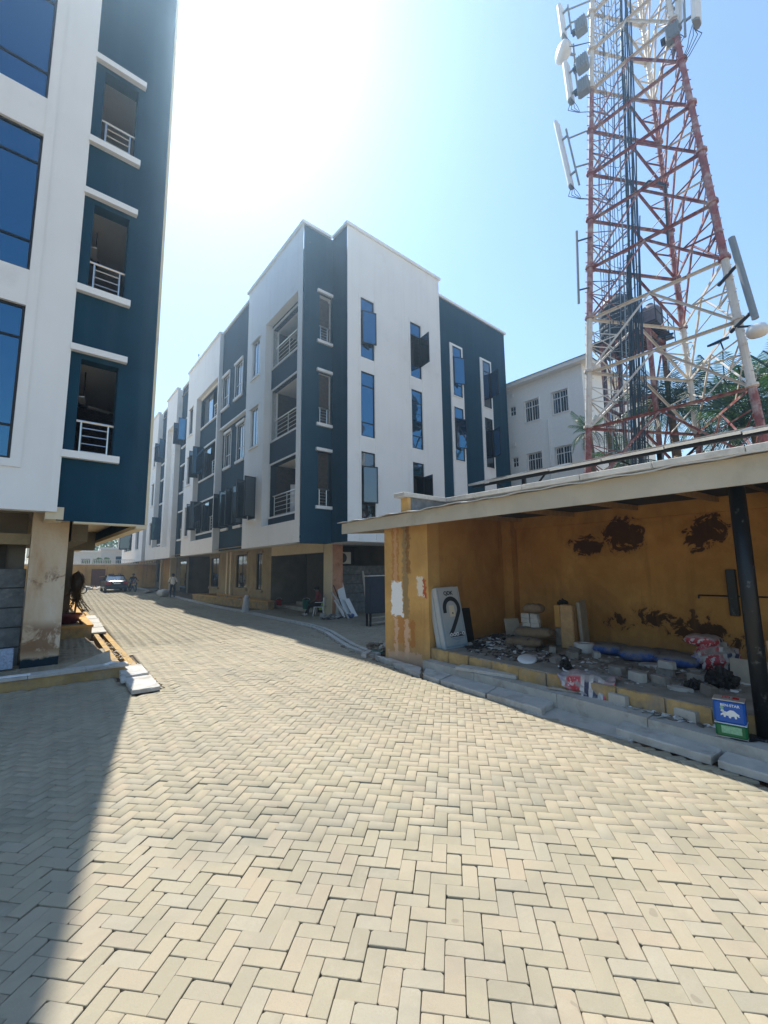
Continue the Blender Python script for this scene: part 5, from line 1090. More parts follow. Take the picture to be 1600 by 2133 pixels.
MB().cbox(-.86, .86, -.07, .15, .34, .52, .04).build('bumper', 'car_paint', car, local=True); MB().box(-.25, .25, -.035, -.005, .70, .82).build('number_plate', 'antenna_white', car, local=True)
# ---- motorcycles
def moto(loc, rz, label):
    t = thing('motorcycle', label, 'motorcycle', loc, rz, 'motorcycles')
    for y in (-.62, .62):
        mb = MB()
        for k in range(20): a, b = 2*math.pi*k/20, 2*math.pi*(k+1)/20; mb.tube((0, y+.27*math.cos(a), .3+.27*math.sin(a)), (0, y+.27*math.cos(b), .3+.27*math.sin(b)), .045, n=6)
        w_ = mb.build('wheel', 'rubber', t, local=True); mb = MB()
        for k in range(8): a = math.pi*k/4; mb.tube((0, y, .3), (0, y+.25*math.cos(a), .3+.25*math.sin(a)), .008, n=4)
        mb.build('spokes', 'chrome', w_, local=True)
    MB().cbox(-.12, .12, -.2, .25, .28, .55, .04).build('engine', 'dark_frame', t, local=True); MB().cbox(-.12, .12, -.32, .12, .68, .88, .06).build('tank', 'cloth_maroon', t, local=True); MB().cbox(-.12, .12, .12, .8, .72, .82, .03).build('seat', 'rubber', t, local=True)
    MB().tube((-.07, -.62, .3), (-.07, -.38, .95), .022).tube((.07, -.62, .3), (.07, -.38, .95), .022).tube((-.35, -.32, 1.02), (.35, -.32, 1.02), .016).tube((0, -.38, .95), (0, -.34, 1.02), .03).build('fork', 'chrome', t, local=True)
    mb = MB(); mb.lathe((0, -.46, .92), [(.03, .08), (.09, .03), (.1, -.02), (.09, -.03)], 12, axis='y'); mb.build('headlight', 'chrome', t, local=True); MB().tube((.14, .1, .3), (.16, .85, .38), .045).build('exhaust', 'chrome', t, local=True)
    return t
moto((8.25, 44.1, gz(44.1)), R(8), 'motorcycle with a seated rider beside the parked car'); moto((3.95, 43.6, gz(43.6)), R(70), 'motorcycle parked in the sun beyond the left planter, mostly hidden by the column')
ride = dict(sit); ride = {k: (v[0]*(1.25 if k[:2] in ('kn', 'an', 'to') else 1), v[1], v[2], v[3]) for k, v in sit.items()}
for s, sg in (('L', 1), ('R', -1)):
    ride['kn'+s] = (sg*.24, -.34, .42, .075); ride['an'+s] = (sg*.22, -.12, .02, .05); ride['to'+s] = (sg*.24, -.3, -.02, .04); ride['el'+s] = (sg*.3, -.2, .72, .05); ride['wr'+s] = (sg*.3, -.52, .68, .034); ride['ha'+s] = (sg*.29, -.58, .67, .032)
person('person in black leaning over the motorcycle beside the parked car', ride, dict(skin='skin', shirt='cloth_black', sleeve='cloth_black', trousers='cloth_black', shoes='shoe'), (8.27, 44.35, gz(44.3)+.30), R(8))

# ================================================================== SHELTER CLUTTER
def crumple(name, sx, sy, sz, mat, label, cat, loc, rz, group, seed):
    rg = random.Random(seed); bm = bmesh.new(); bmesh.ops.create_icosphere(bm, subdivisions=4, radius=1); ph = [rg.uniform(0, 6) for _ in range(8)]
    for v in bm.verts:
        p = v.co.copy(); r_ = 1
        for k_, (f_, a_) in enumerate(((4, .16), (7, .12), (12, .09), (19, .06))): r_ += a_*(abs(math.sin(f_*p.x+ph[k_]+1.7*p.z))*abs(math.cos(f_*p.y*.9+ph[k_+4]))*2-.8)
        z_ = p.z*r_ if p.z > 0 else p.z*.35; v.co = Vector((p.x*sx/2*r_, p.y*sy/2*r_, z_*sz*.75+sz*.22))
    me = bpy.data.meshes.new(name); bm.to_mesh(me); bm.free(); me.materials.append(MATS[mat]); o = bpy.data.objects.new(name, me); COL.objects.link(o); o.location = loc; o.rotation_euler = (0, 0, rz); return tag(o, label, cat, group)
def pillow(name, sx, sy, sz, mats, label, cat, loc, rz, group, seed=0, sag=.25, split=None, rx=0, parent=None):
    """filled sack: rounded slab with sagging uneven top"""
    rg = random.Random(seed); mb = MB(); nx, ny = 30, 22; ph = [rg.uniform(0, 6) for _ in range(4)]
    def pt(i, j, top):
        u, v = i/nx*2-1, j/ny*2-1; e = (1-abs(u)**3.2)*(1-abs(v)**3.2); h = max(.0, e)**.38
        q = .07*math.sin(5*u+ph[0])*math.cos(4*v+ph[1])+.05*math.sin(11*u+ph[2]+3*v)+.035*abs(math.sin(9*u+7*v+ph[3]))+.03*abs(math.sin(14*v-6*u+ph[0]))-.05
        shr = 1-.06*h*0; z = (sz*.5+sz*.5*h*(1+q)) if top else sz*.5-sz*.5*h
        return (u*sx/2*(1-.05*abs(v)**2+.02*math.sin(9*v+ph[1])), v*sy/2*(1-.06*abs(u)**2+.02*math.sin(8*u+ph[2])), z)
    for top in (0, 1):
        for i in range(nx):
            for j in range(ny):
                f = [pt(i, j, top), pt(i+1, j, top), pt(i+1, j+1, top), pt(i, j+1, top)]; f = f if top else f[::-1]; inner = top and 2 < i < nx-3 and 2 < j < ny-3
                mb.quad(*f, 1 if (len(mats) > 1 and inner) else 0)
    o = mb.build(name, mats, None, True); fixnormals(o); o.location = loc; o.rotation_euler = (rx, 0, rz); o.data.polygons.foreach_set('use_smooth', [True]*len(o.data.polygons))
    return tag(o, label, cat, group)
plain('sack_blue', (.035, .085, .27), .7, var=.25, scale=8, dirt=((.22, .20, .175), .6, 4))
def dusty_up(name, dc):
    m = MATS[name]; n = m.node_tree; b = n.nodes['Principled BSDF']; old = b.inputs['Base Color'].links[0].from_socket; g_ = n.nodes['_cpos']; nz = sep(n, g_.outputs['Normal'])[2]; f = noise(n, 11, 5, .65)
    a = ramp(n, mth(n, 'ADD', nz, mth(n, 'MULTIPLY', mth(n, 'SUBTRACT', f, .5), .9)), [(.30, 0), (.62, 1)]); n.links.new(mix(n, mth(n, 'MULTIPLY', a, .85), old, dc), b.inputs['Base Color'])
dusty_up('sack_blue', (.17, .155, .13))
plain('sack_dust', (.17, .15, .125), .95, var=.2, scale=6, bstr=.3); plain('sack_brown', (.20, .14, .085), .9, var=.25, scale=7, bstr=.3, dirt=((.2, .18, .15), .4, 5)); plain('sack_white', (.50, .49, .465), .7, var=.1, scale=9, bstr=.2)
pillow('cement_sack', .62, .50, .20, ['sack_blue', 'sack_dust'], 'dusty blue cement sack leftmost of the row along the shelter back wall', 'sack', (8.62, 3.62, .395), R(98), 'blue cement sacks', 1)
pillow('cement_sack', .62, .52, .22, ['sack_blue', 'sack_dust'], 'dusty blue cement sack in the middle of the row, brightest side showing', 'sack', (8.38, 3.05, .395), R(108), 'blue cement sacks', 2)
pillow('cement_sack', .64, .50, .20, ['sack_blue', 'sack_dust'], 'dusty blue cement sack rightmost of the row beside the crumpled printed bag', 'sack', (8.35, 2.45, .395), R(84), 'blue cement sacks', 3)
pillow('cement_sack', .5, .35, .12, ['sack_dust', 'sack_dust'], 'flat dusty grey sack behind the blue cement sacks', 'sack', (9.1, 2.9, .395), R(80), 'blue cement sacks', 4)
pillow('brown_sack', .74, .46, .20, ['sack_brown', 'sack_dust'], 'lower brown sack under the stacked bricks', 'sack', (8.15, 5.15, .395), R(112), 'brown sacks', 5)
pillow('brown_sack', .78, .48, .22, ['sack_brown', 'sack_dust'], 'upper brown sack carrying the stacked bricks', 'sack', (8.42, 5.05, .56), R(104), 'brown sacks', 6)
def block(loc, rz, label, mat='concrete_slab', dims=(.22, .11, .08), rx=0, ry=0, name='concrete_brick', group='loose bricks in the shelter', cat='brick'):
    o = (rough_slab(name, mat, [(-dims[0]/2, -dims[1]/2), (dims[0]/2, -dims[1]/2), (dims[0]/2, dims[1]/2), (-dims[0]/2, dims[1]/2)], 0, dims[2], int(abs(loc[0]*53+loc[1]*71)*10)) if cat == 'brick' else MB().cbox(-dims[0]/2, dims[0]/2, -dims[1]/2, dims[1]/2, 0, dims[2], min(dims)*.09).build(name, mat)); o.location = loc; o.rotation_euler = (rx, ry, rz); return tag(o, label, cat, group)
plain('rubbish_black', (.018, .017, .016), .6, var=.3, scale=12)
plain('brick_dusty', (.28, .255, .22), .95, var=.2, scale=8, bstr=.4, bscale=50, spec=.1)
for k, (dx, dz) in enumerate(((0, 0), (1, 0), (0, 1), (1, 1), (0, 2), (1, 2))):
    block((8.42+.02*dz, 5.22-.205*dx+.02*dz, .765+.092*dz), R(92+random.uniform(-5, 5)), ('left', 'right')[dx]+' brick in the '+('bottom', 'middle', 'top')[dz]+' course of the small stack on the sacks', 'concrete_slab', (.20, .13, .09), name='stacked_brick', group='stacked bricks')
pillow('wrapped_bundle', .42, .28, .20, ['sack_brown', 'sack_brown'], 'brown plastic wrapped bundle on top of the stacked bricks', 'bundle', (8.55, 5.12, 1.045), R(98), None, 8)
block((8.60, 4.40, .395), R(100), 'tall upright brown timber block beside the brick stack', 'timber', (.26, .24, .86), name='timber_block', group='timber blocks', cat='block'); block((8.86, 4.66, .76), R(96), 'yellow painted timber block behind the tall brown one', 'ochre_front', (.26, .22, .46), name='timber_block', group='timber blocks', cat='block'); block((8.86, 4.66, .395), R(96), 'grey concrete block under the yellow timber block', 'brick_dusty', (.26, .24, .36), group='timber blocks', cat='block')
block((8.95, 4.25, .395), R(95), 'dark upright board behind the tall brown timber block', 'plywood', (.07, .34, .93), rx=R(-6), name='upright_board', group='boards in the shelter', cat='board'); crumple('rag', .22, .18, .12, 'rubbish_black', 'crumpled dark rag on top of the timber blocks', 'rag', (8.8, 4.6, 1.22), .4, None, 9)
block((8.55, 5.62, .40), R(60), 'dusty board leaning by the brick stack', 'plywood', (.04, .34, .5), ry=R(18), name='leaning_board', group='boards in the shelter', cat='board')
wb_ = thing('white_appliance', 'small white slotted plastic appliance cover on the rubbish heap', 'appliance', (9.0, 5.8, .52), R(-40)); MB().cbox(-.26, .26, -.14, .14, 0, .2, .02).build('shell', 'antenna_white', wb_, local=True)
for k in range(4): MB().box(.02+k*.055, .05+k*.055, -.146, -.139, .04, .15).build('slot', 'dark_frame', wb_, local=True)
mb = MB(); mb.lathe((0, 0, 0), [(.09, .02), (.2, .02), (.215, .05), (.2, .085), (.06, .07)], 24); o = mb.build('round_cover', 'antenna_white', None, True); o.location = (6.92, 4.33, .395); o.scale = (1, .75, .7); o.rotation_euler = (R(6), R(-8), .3); tag(o, 'round white plastic cover lying at the edge of the shelter floor', 'cover')
mb = MB(); mb.lathe((0, 0, 0), [(.07, 0), (.17, 0), (.185, .03), (.185, .15), (.17, .18), (.07, .18), (.07, .0)], 22); o = mb.build('tape_roll', 'sack_white', None, True); o.location = (8.40, 4.02, .395); tag(o, 'dirty pale roll of mesh tape beside the blue sacks', 'roll')
for args in (((7.10, 2.92, .395), 80, 'brick at the left of the row lying on the shelter floor'), ((7.02, 2.58, .395), 75, 'second brick of the row on the shelter floor'), ((6.95, 2.28, .395), 70, 'third brick of the row, nearest the floor edge'), ((7.55, 2.40, .395), 88, 'lower of two bricks stacked in front of the blue sacks'), ((7.42, 1.98, .395), 82, 'reddish dusty brick before the crumpled black bag'), ((7.75, 3.95, .395), 60, 'brick below the tape roll'), ((8.0, 4.45, .395), 30, 'brick lying tilted before the timber block')):
    block(args[0], R(args[1]), args[2], 'brick_dusty', (.24, .13, .11), R(random.uniform(-3, 3)))
block((7.50, 2.36, .506), R(84), 'paler brick on top of the pair in front of the blue sacks', 'concrete_slab', (.24, .14, .10))
block((6.27, 2.58, .195), R(80), 'pale block on the lower step left of the shards', 'concrete', (.26, .15, .13)); block((6.36, 2.12, .195), R(45), 'pale block lying askew in the middle of the lower step', 'concrete', (.26, .13, .11)); block((6.24, 1.80, .195), R(75), 'pale block on the lower step nearest the tin', 'concrete', (.28, .14, .12))
block((7.75, 1.30, .395), R(86), 'dusty board propped behind the tin with a pale top edge', 'plywood', (.75, .05, .32), rx=R(10), name='propped_board', group='boards in the shelter', cat='board')
crumple('black_bag', .36, .3, .24, 'rubbish_black', 'crumpled black bag before the propped board behind the tin', 'bag', (7.35, 1.68, .395), .8, 'black bags', 12); crumple('black_bag', .26, .2, .12, 'rubbish_black', 'small flat black bag left of the crumpled black bag', 'bag', (7.0, 1.9, .395), .3, 'black bags', 15)
crumple('black_bag', .26, .18, .14, 'rubbish_black', 'small black bag next to the printed sack on the floor', 'bag', (6.85, 3.6, .395), .3, None, 13)
# printed sacks: white woven plastic with red and navy print
def printed():
    m, n, b = nt('printed_sack'); co = coord(n, 'obj'); x, y, z = sep(n, co); f = noise(n, 18, 3, .6, co)
    col = mix(n, mth(n, 'MULTIPLY', mth(n, 'GREATER_THAN', y, .06), mth(n, 'LESS_THAN', y, .27)), (.55, .53, .52), (.45, .05, .065)); col = mix(n, mth(n, 'MULTIPLY', mth(n, 'MULTIPLY', mth(n, 'GREATER_THAN', y, .1), mth(n, 'LESS_THAN', y, .24)), mth(n, 'GREATER_THAN', f, .56)), col, (.6, .57, .56))
    s1 = mth(n, 'LESS_THAN', mth(n, 'ABSOLUTE', mth(n, 'ADD', y, .03)), .035); col = mix(n, s1, col, (.045, .05, .10)); s2 = mth(n, 'LESS_THAN', mth(n, 'ABSOLUTE', mth(n, 'ADD', y, .15)), .03); col = mix(n, s2, col, (.045, .05, .10)); s3 = mth(n, 'LESS_THAN', y, -.26); col = mix(n, s3, col, (.55, .1, .13)); s4 = mth(n, 'GREATER_THAN', y, .31); col = mix(n, s4, col, (.30, .30, .55))
    setc(n, b, mix(n, .25, col, noise(n, 9, 4, .6, co), 'MULTIPLY')); b.inputs['Roughness'].default_value = .6
printed(); m_ = MATS['printed_sack'].node_tree; coord(m_); dusty_up('printed_sack', (.30, .275, .25))
mb = MB(); nx, ny = 22, 24; rg = random.Random(3)
def drape(i, j):
    u, v = i/nx, j/ny; s = u*.62; y = (v-.5)*(.8-.12*u)+.03*math.sin(9*u+4*v)
    if s < .3: x, z = .32-s, .03+.03*math.sin(7*v+2)*math.sin(9*u)+.05*math.exp(-((v-.55)/.2)**2)
    else: x, z = .02-(s-.3)*.28, .03-(s-.3)*.82
    return (x+.022*math.sin(23*v+3*u)*u, y, z+.018*math.sin(17*v+5*u)+.012*math.sin(31*u+7*v))
for i in range(nx):
    for j in range(ny):
        if (i > 17 and j > 13+rg.randint(0, 1)) or (i > 20 and j < 3): continue
        mb.quad(drape(i, j), drape(i+1, j), drape(i+1, j+1), drape(i, j+1))
o = fixnormals(mb.build('printed_sack', 'printed_sack', None, True)); o.location = (6.33, 3.06, .40); o.rotation_euler = (0, 0, R(4)); md = o.modifiers.new('thick', 'SOLIDIFY'); md.thickness = .006; tag(o, 'red white and navy printed sack draped over the upper step edge', 'sack', 'printed sacks')
rg = random.Random(5); bm = bmesh.new(); bmesh.ops.create_icosphere(bm, subdivisions=4, radius=1)
for v in bm.verts:
    p = v.co.copy(); r_ = 1+.13*math.sin(7*p.x+5*p.z)*math.cos(6*p.y+2)+.09*math.sin(15*p.z+8*p.x)+.06*math.sin(24*p.y+13*p.x); w_ = .26*(1-.35*(p.z > 0)*p.z); v.co = Vector((p.x*w_*r_, p.y*(w_+.06)*r_, p.z*.24*r_+.2))
me = bpy.data.meshes.new('crumpled_sack'); bm.to_mesh(me); bm.free(); me.materials.append(MATS['printed_sack']); me.polygons.foreach_set('use_smooth', [True]*len(me.polygons)); o = bpy.data.objects.new('crumpled_sack', me); COL.objects.link(o); o.location = (8.45, 1.95, .40); o.rotation_euler = (0, R(8), .8); tag(o, 'crumpled red and white printed bag standing beside the blue sacks', 'bag', 'printed sacks')
pillow('folded_sack', .46, .36, .18, ['printed_sack', 'printed_sack'], 'folded white and violet printed sack lying on top of the crumpled bag', 'sack', (8.46, 2.12, .74), R(84), 'printed sacks', 14)
# printed flat boxes leaning in the corner
def boxmat():
    m, n, b = nt('box_print'); co = coord(n, 'obj'); x, y, z = sep(n, co); f = noise(n, 2.2, 3, .5, co)
    g_ = ramp(n, mth(n, 'ADD', mth(n, 'SUBTRACT', .75, mth(n, 'MULTIPLY', z, .55)), mth(n, 'MULTIPLY', mth(n, 'SUBTRACT', f, .5), 1.0)), [(.25, (.42, .42, .41)), (.55, (.34, .39, .41)), (.9, (.14, .24, .31))]); setc(n, b, g_); b.inputs['Roughness'].default_value = .5
boxmat(); plain('ink', (.025, .030, .035), .5, var=.1); plain('ink_blue', (.06, .16, .28), .5, var=.1)
def textmesh(txt, size, name, mat, parent, loc, rot, ext=.0008, bold=0.0):
    c = bpy.data.curves.new(name, 'FONT'); c.body = txt; c.size = size; c.extrude = ext; c.align_x = 'CENTER'; c.offset = bold; o = bpy.data.objects.new(name, c); COL.objects.link(o)
    me = bpy.data.meshes.new_from_object(o.evaluated_get(bpy.context.evaluated_depsgraph_get())); bpy.data.objects.remove(o); me.materials.append(MATS[mat]); q = bpy.data.objects.new(name, me); COL.objects.link(q); q.parent = parent; q.location = loc; q.rotation_euler = rot; return q
for k in range(2):
    t = thing('flat_carton', ('front' if k == 0 else 'rear')+' tall flat grey printed carton leaning in the shelter corner', 'carton', (7.03+.02*k, 5.98+.15*k, .397), R(-8), 'printed cartons'); t.rotation_euler = (R(-11), R(-1.5), R(-8))
    MB().cbox(-.31, .31, 0, .13, 0, 1.24, .008).build('carton', 'box_print', t, local=True)
    if k == 0:
        mb = MB(); y = -.002; pts = []
        for a in range(180, -31, -10): pts.append((.03+.19*math.cos(R(a)), .80+.20*math.sin(R(a))))
        pts = [(-.16, .72)]+pts+[(.10, .55), (-.02, .38), (-.11, .27)]
        for (ax, az), (bx, bz) in zip(pts, pts[1:]):
            d = Vector((bx-ax, 0, bz-az)).normalized(); nn = Vector((-d.z, 0, d.x))*.045; a, b = Vector((ax, y, az))-d*.004, Vector((bx, y, bz))+d*.004; mb.quad(a-nn, b-nn, b+nn, a+nn)
        mb.build('hook_print', 'ink', t, local=True); textmesh('QDK', .11, 'logo', 'ink', t, (.0, -.003, 1.08), (R(90), 0, 0), bold=.004)
        MB().box(-.12, .25, -.0022, -.0005, .225, .25).build('icon_bar', 'ink', t, local=True)
        for j in range(5): mb = MB(); mb.lathe((-.09+.082*j, -.002, .275), [(.036, .0015), (.036, -.001)], 16, axis='y'); c_ = mb.build('icon', 'ink' if j == 3 else 'antenna_white', t, local=True); mb = MB(); mb.lathe((-.09+.082*j, -.0035, .272), [(.018, .0008), (.018, 0)], 8, axis='y'); mb.build('icon_mark', 'ink' if j != 3 else 'sack_white', c_, local=True)
        for z0, w_ in ((.19, .15), (.165, .08), (.11, .045)): MB().box(.06-w_, .06+w_, -.002, -.0005, z0, z0+.006).build('print_line', 'ink_blue', t, local=True)
        for x0, x1, z0, z1 in ((-.27, -.265, .04, 1.2), (.265, .27, .04, 1.2), (-.27, .27, .04, .048), (-.27, .27, .06, .064)): MB().box(x0, x1, -.002, -.0005, z0, z1).build('border_line', 'ink_blue', t, local=True)
        MB().box(-.04, .10, -.0015, -.0004, .63, .86).build('price_card', 'cream_paint', t, local=True); mb = MB(); mb.lathe((.04, -.003, .70), [(.018, .001), (.018, -.001)], 10, axis='y'); mb.build('dot', 'ink', t, local=True)
block((7.55, 6.18, .397), R(-6), 'dark board standing behind the printed cartons', 'dark_frame', (.5, .03, .75), rx=R(-9), name='upright_board', group='boards in the shelter', cat='board')
# blue and green tin
plain('tin_blue', (.006, .085, .36), .3, var=.06); plain('tin_green', (.008, .13, .045), .3, var=.08); plain('tin_top', (.45, .42, .36), .4, metal=.4, var=.15, dirt=((.4, .1, .06), .25, 10)); plain('leaf_green_print', (.22, .42, .26), .4, var=.2, scale=60)
tn = thing('paint_tin', 'square blue and green tin printed with a white rhino on the lower step', 'tin', (6.0, 1.33, .197), R(-83))
MB().cbox(-.135, .135, -.10, .10, 0, .14, .02).build('lower_body', 'tin_green', tn, local=True); MB().cbox(-.135, .135, -.10, .10, .143, .375, .02).build('upper_body', 'tin_blue', tn, local=True); MB().cbox(-.137, .137, -.102, .102, .137, .145, .003).build('band', 'antenna_white', tn, local=True); MB().cbox(-.137, .137, -.102, .102, .371, .383, .004).build('top_rim', 'tin_top', tn, local=True); MB().cbox(-.137, .137, -.102, .102, -.001, .009, .003).build('bottom_rim', 'tin_top', tn, local=True)
mb = MB(); mb.lathe((.06, .0, .383), [(.03, 0), (.03, .012), (.02, .014)], 14); mb.build('cap', 'tail_red', tn, local=True); MB().path([(-.06, -.0, .384), (-.05, 0, .40), (.0, 0, .40), (.01, 0, .384)], .005, 5).build('handle', 'tail_red', tn, local=True)
rh = [(-.075, .062), (-.082, .04), (-.068, .035), (-.07, .055), (-.058, .06), (-.052, .042), (-.03, .038), (.0, .06), (.03, .058), (.055, .035), (.075, .02), (.07, .008), (.08, .0), (.062, .0), (.05, .012), (.05, -.022), (.035, -.022), (.03, 0), (.005, -.005), (.0, -.022), (-.014, -.022), (-.02, .0), (-.04, .0), (-.045, -.018), (-.058, -.018), (-.06, .005), (-.075, .0), (-.085, -.008), (-.082, .012), (-.066, .022)]
MB().prism(rh, (0, -.0012, 0), (0.01, -.1004, .225)).build('rhino_print', 'antenna_white', tn, local=True); textmesh('BEN-STAR', .036, 'name_print', 'antenna_white', tn, (.01, -.1012, .318), (R(90), 0, 0), bold=.0008); mb = MB(); mb.lathe((-.06, -.1008, .30), [(.016, .0006), (.016, -.0006)], 12, axis='y'); mb.build('badge', 'leaf_green_print', tn, local=True); MB().box(-.08, .09, -.1012, -.1002, .045, .118).build('label_panel', 'leaf_green_print', tn, local=True)
mb = MB(); mb.lathe((0, 0, 0), [(.16, 0), (.165, .02), (.15, .025)], 20); o = mb.build('black_tray', 'rubber'); o.location = (6.05, 1.28, .196); o.scale = (1, 1, .3); tag(o, 'flat black tray under the blue and green tin', 'tray')
o = MB().tube((0, 0, 0), (.05, .06, 1.0), .014, n=8).build('wooden_stick', 'timber'); o.location = (6.22, .94, .19); tag(o, 'thin pale wooden stick leaning against the black post', 'stick')
rg = random.Random(91)
for k, (x, y, l) in enumerate(((7.85, 5.05, 'below the lower brown sack'), (7.75, 5.7, 'in the rubbish heap nearest the cartons'), (8.15, 4.1, 'left of the tape roll'), (7.2, 3.95, 'above the round white cover'), (6.85, 2.55, 'at the floor edge between two bricks'), (6.75, 1.7, 'at the floor edge above the tin'), (7.9, 2.15, 'before the folded printed sack'), (8.05, 3.65, 'before the left blue sack'))):
    block((x, y, .396), rg.uniform(0, 3), 'broken chunk of dusty block '+l, ('brick_dusty', 'concrete', 'sack_dust')[k % 3], (rg.uniform(.14, .24), rg.uniform(.1, .16), rg.uniform(.07, .13)), rg.uniform(-.2, .2), rg.uniform(-.2, .2), 'broken_block', 'broken blocks on the shelter floor')
# flat broken paving pieces on the floor
rg = random.Random(77)
for k, (x, y, w_, d_) in enumerate(((7.9, 3.4, .42, .3), (7.6, 3.05, .36, .26), (8.0, 2.75, .5, .3), (7.3, 3.35, .3, .22), (7.7, 2.05, .4, .28), (6.75, 2.0, .34, .2), (6.7, 2.9, .3, .24), (7.9, 4.9, .4, .3), (7.6, 5.35, .36, .3), (7.35, 4.5, .32, .24))):
    pts = [(w_/2*math.cos(a)*rg.uniform(.75, 1.1), d_/2*math.sin(a)*rg.uniform(.75, 1.1)) for a in (.3, 1.3, 2.3, 3.3, 4.4, 5.4)]
    o = rough_slab('broken_tile', ('brick_dusty', 'sack_dust', 'concrete')[k % 3], pts, 0, .045, k); o.location = (x, y, .396); o.rotation_euler = (rg.uniform(-.05, .05), rg.uniform(-.05, .05), rg.uniform(0, 3)); tag(o, ('first', 'second', 'third', 'fourth', 'fifth', 'sixth', 'seventh', 'eighth', 'ninth', 'tenth')[k]+' flat dusty slab piece on the shelter floor '+('below the tape roll', 'before the middle blue sack', 'before the right blue sack', 'left of the row of bricks', 'between the bricks and blue sacks', 'right of the printed sack', 'beside the printed sack', 'below the brown sacks', 'at the foot of the rubbish heap', 'above the round white cover')[k], 'tile piece', 'broken slabs on the shelter floor')
# loose rubbish
def scatter(name, n, cx, cy, rx, ry, z0, zh, mats, seed, smin=.02, smax=.12, flat=.25):
    rg = random.Random(seed); mb = MB()
    for k in range(n):
        a = rg.uniform(0, 6.283); r_ = math.sqrt(rg.random()); x, y = cx+rx*r_*math.cos(a), cy+ry*r_*math.sin(a); h = z0+zh*(1-r_)*rg.random(); s = rg.uniform(smin, smax); M = Euler((rg.uniform(-.5, .5), rg.uniform(-.5, .5), rg.uniform(0, 6))).to_matrix()
        pts = [M @ Vector((s*px*rg.uniform(.6, 1), s*py*rg.uniform(.4, .8), s*pz*flat)) for px in (-1, 1) for py in (-1, 1) for pz in (-.3, .3)]; pts = [Vector((x, y, h+s*flat*.5))+p for p in pts]
        mb.add(pts, [(0, 1, 3, 2), (4, 6, 7, 5), (0, 4, 5, 1), (2, 3, 7, 6), (0, 2, 6, 4), (1, 5, 7, 3)], rg.randrange(len(mats)))
    o = mb.build(name, mats); return stuff(o)
plain('rubbish_brown', (.17, .13, .10), .9, var=.3, scale=12); plain('rubbish_dark', (.035, .032, .03), .8, var=.3, scale=12); plain('rubbish_white', (.62, .62, .60), .7, var=.1)
MT = ['rubbish_brown', 'rubbish_dark', 'rubbish_brown', 'sack_dust', 'rubbish_white', 'rubbish_dark']
tag(scatter('rubbish_heap', 420, 8.35, 5.75, 1.15, .55, .395, .18, MT, 21, .02, .12), 'heap of cable scraps and broken tiles in the shelter corner', 'rubbish'); tag(scatter('rubbish_scatter', 300, 7.4, 4.9, .7, 1.0, .395, .03, MT, 22, .01, .06), 'small scraps strewn over the shelter floor', 'rubbish'); tag(scatter('dust_rubble', 420, 7.6, 2.6, 1.1, 1.3, .393, .02, ['sack_dust', 'brick_dusty', 'rubbish_white'], 23, .01, .05), 'small rubble strewn before the sacks', 'rubble')
tag(scatter('tile_shards', 60, 6.20, 1.95, .12, .55, .197, .02, ['antenna_white', 'rubbish_white', 'sack_dust'], 24, .02, .075, .12), 'broken white tile shards along the lower step', 'shards')
mb = MB(); rg = random.Random(31)
for k in range(16):
    p = Vector((rg.uniform(7.2, 8.6), rg.uniform(4.7, 6.0), .41)); pts = [p]
    for j in range(7): p = p+Vector((rg.uniform(-.16, .16), rg.uniform(-.16, .16), rg.uniform(-.02, .05))); p.z = max(.405, p.z); pts.append(p.copy())
    mb.path(pts, .006, 4)
tag(stuff(mb.build('wire_tangle', 'rubbish_dark')), 'tangle of thin dark wires over the rubbish heap', 'wires')
MB_ = MB().path([(6.9, 3.75, .41), (6.75, 3.6, .43), (6.6, 3.5, .43), (6.5, 3.35, .44)], .012, 6); tag(MB_.build('white_strap', 'antenna_white'), 'white plastic strap beside the draped printed sack', 'strap')

# ================================================================== FORECOURT
def upright(name, sx, sy, sz, mat, label, cat, loc, rz, group, seed):
    """tall sack standing up, slumped and gathered at the neck"""
    rg = random.Random(seed); ph = [rg.uniform(0, 6) for _ in range(4)]; mb = MB(); n, m = 28, 16; lean_ = rg.uniform(-.08, .08)
    for j in range(m+1):
        t_ = j/m; w_ = (1-.05*t_)*(.92+.10*math.sin(t_*3+ph[0]))*(1 if t_ < .8 else 1-(t_-.8)*2.4)
        for i in range(n):
            a = 2*math.pi*i/n; c_, s_ = math.cos(a), math.sin(a); e_ = (abs(c_)**4+abs(s_)**4)**-.25; r_ = w_*e_*(1+.05*math.sin(3*a+ph[1]+4*t_)+.035*abs(math.sin(7*a+9*t_+ph[2])))
            mb.v.append((sx/2*c_*r_*.9+lean_*t_, sy/2*s_*r_*.9, sz*t_*(1+.03*math.sin(2*a+ph[3]))))
    for j in range(m):
        for i in range(n): mb.f.append((j*n+i, j*n+(i+1) % n, (j+1)*n+(i+1) % n, (j+1)*n+i)); mb.m.append(0)
    mb.f.append(tuple(range(m*n, m*n+n))); mb.m.append(0)
    o = fixnormals(mb.build(name, mat, None, True)); o.data.polygons.foreach_set('use_smooth', [True]*len(o.data.polygons)); o.location = loc; o.rotation_euler = (0, 0, rz); return tag(o, label, cat, group)
upright('cement_bag', .40, .28, .80, 'sack_white', 'white sack standing on the kerb with two sticks in it', 'sack', (8.78, 20.75, .03), .4, None, 40)
for k, (dx, dy) in enumerate(((.34, .12), (.22, -.18))): o = MB().tube((0, 0, 0), (dx, dy, .85), .017, n=6).build('timber_stick', 'timber'); o.location = (8.8+.05*k, 20.72, .55); tag(o, ('longer', 'shorter')[k]+' brown stick rising out of the white sack on the kerb', 'stick', 'sticks in the sack')
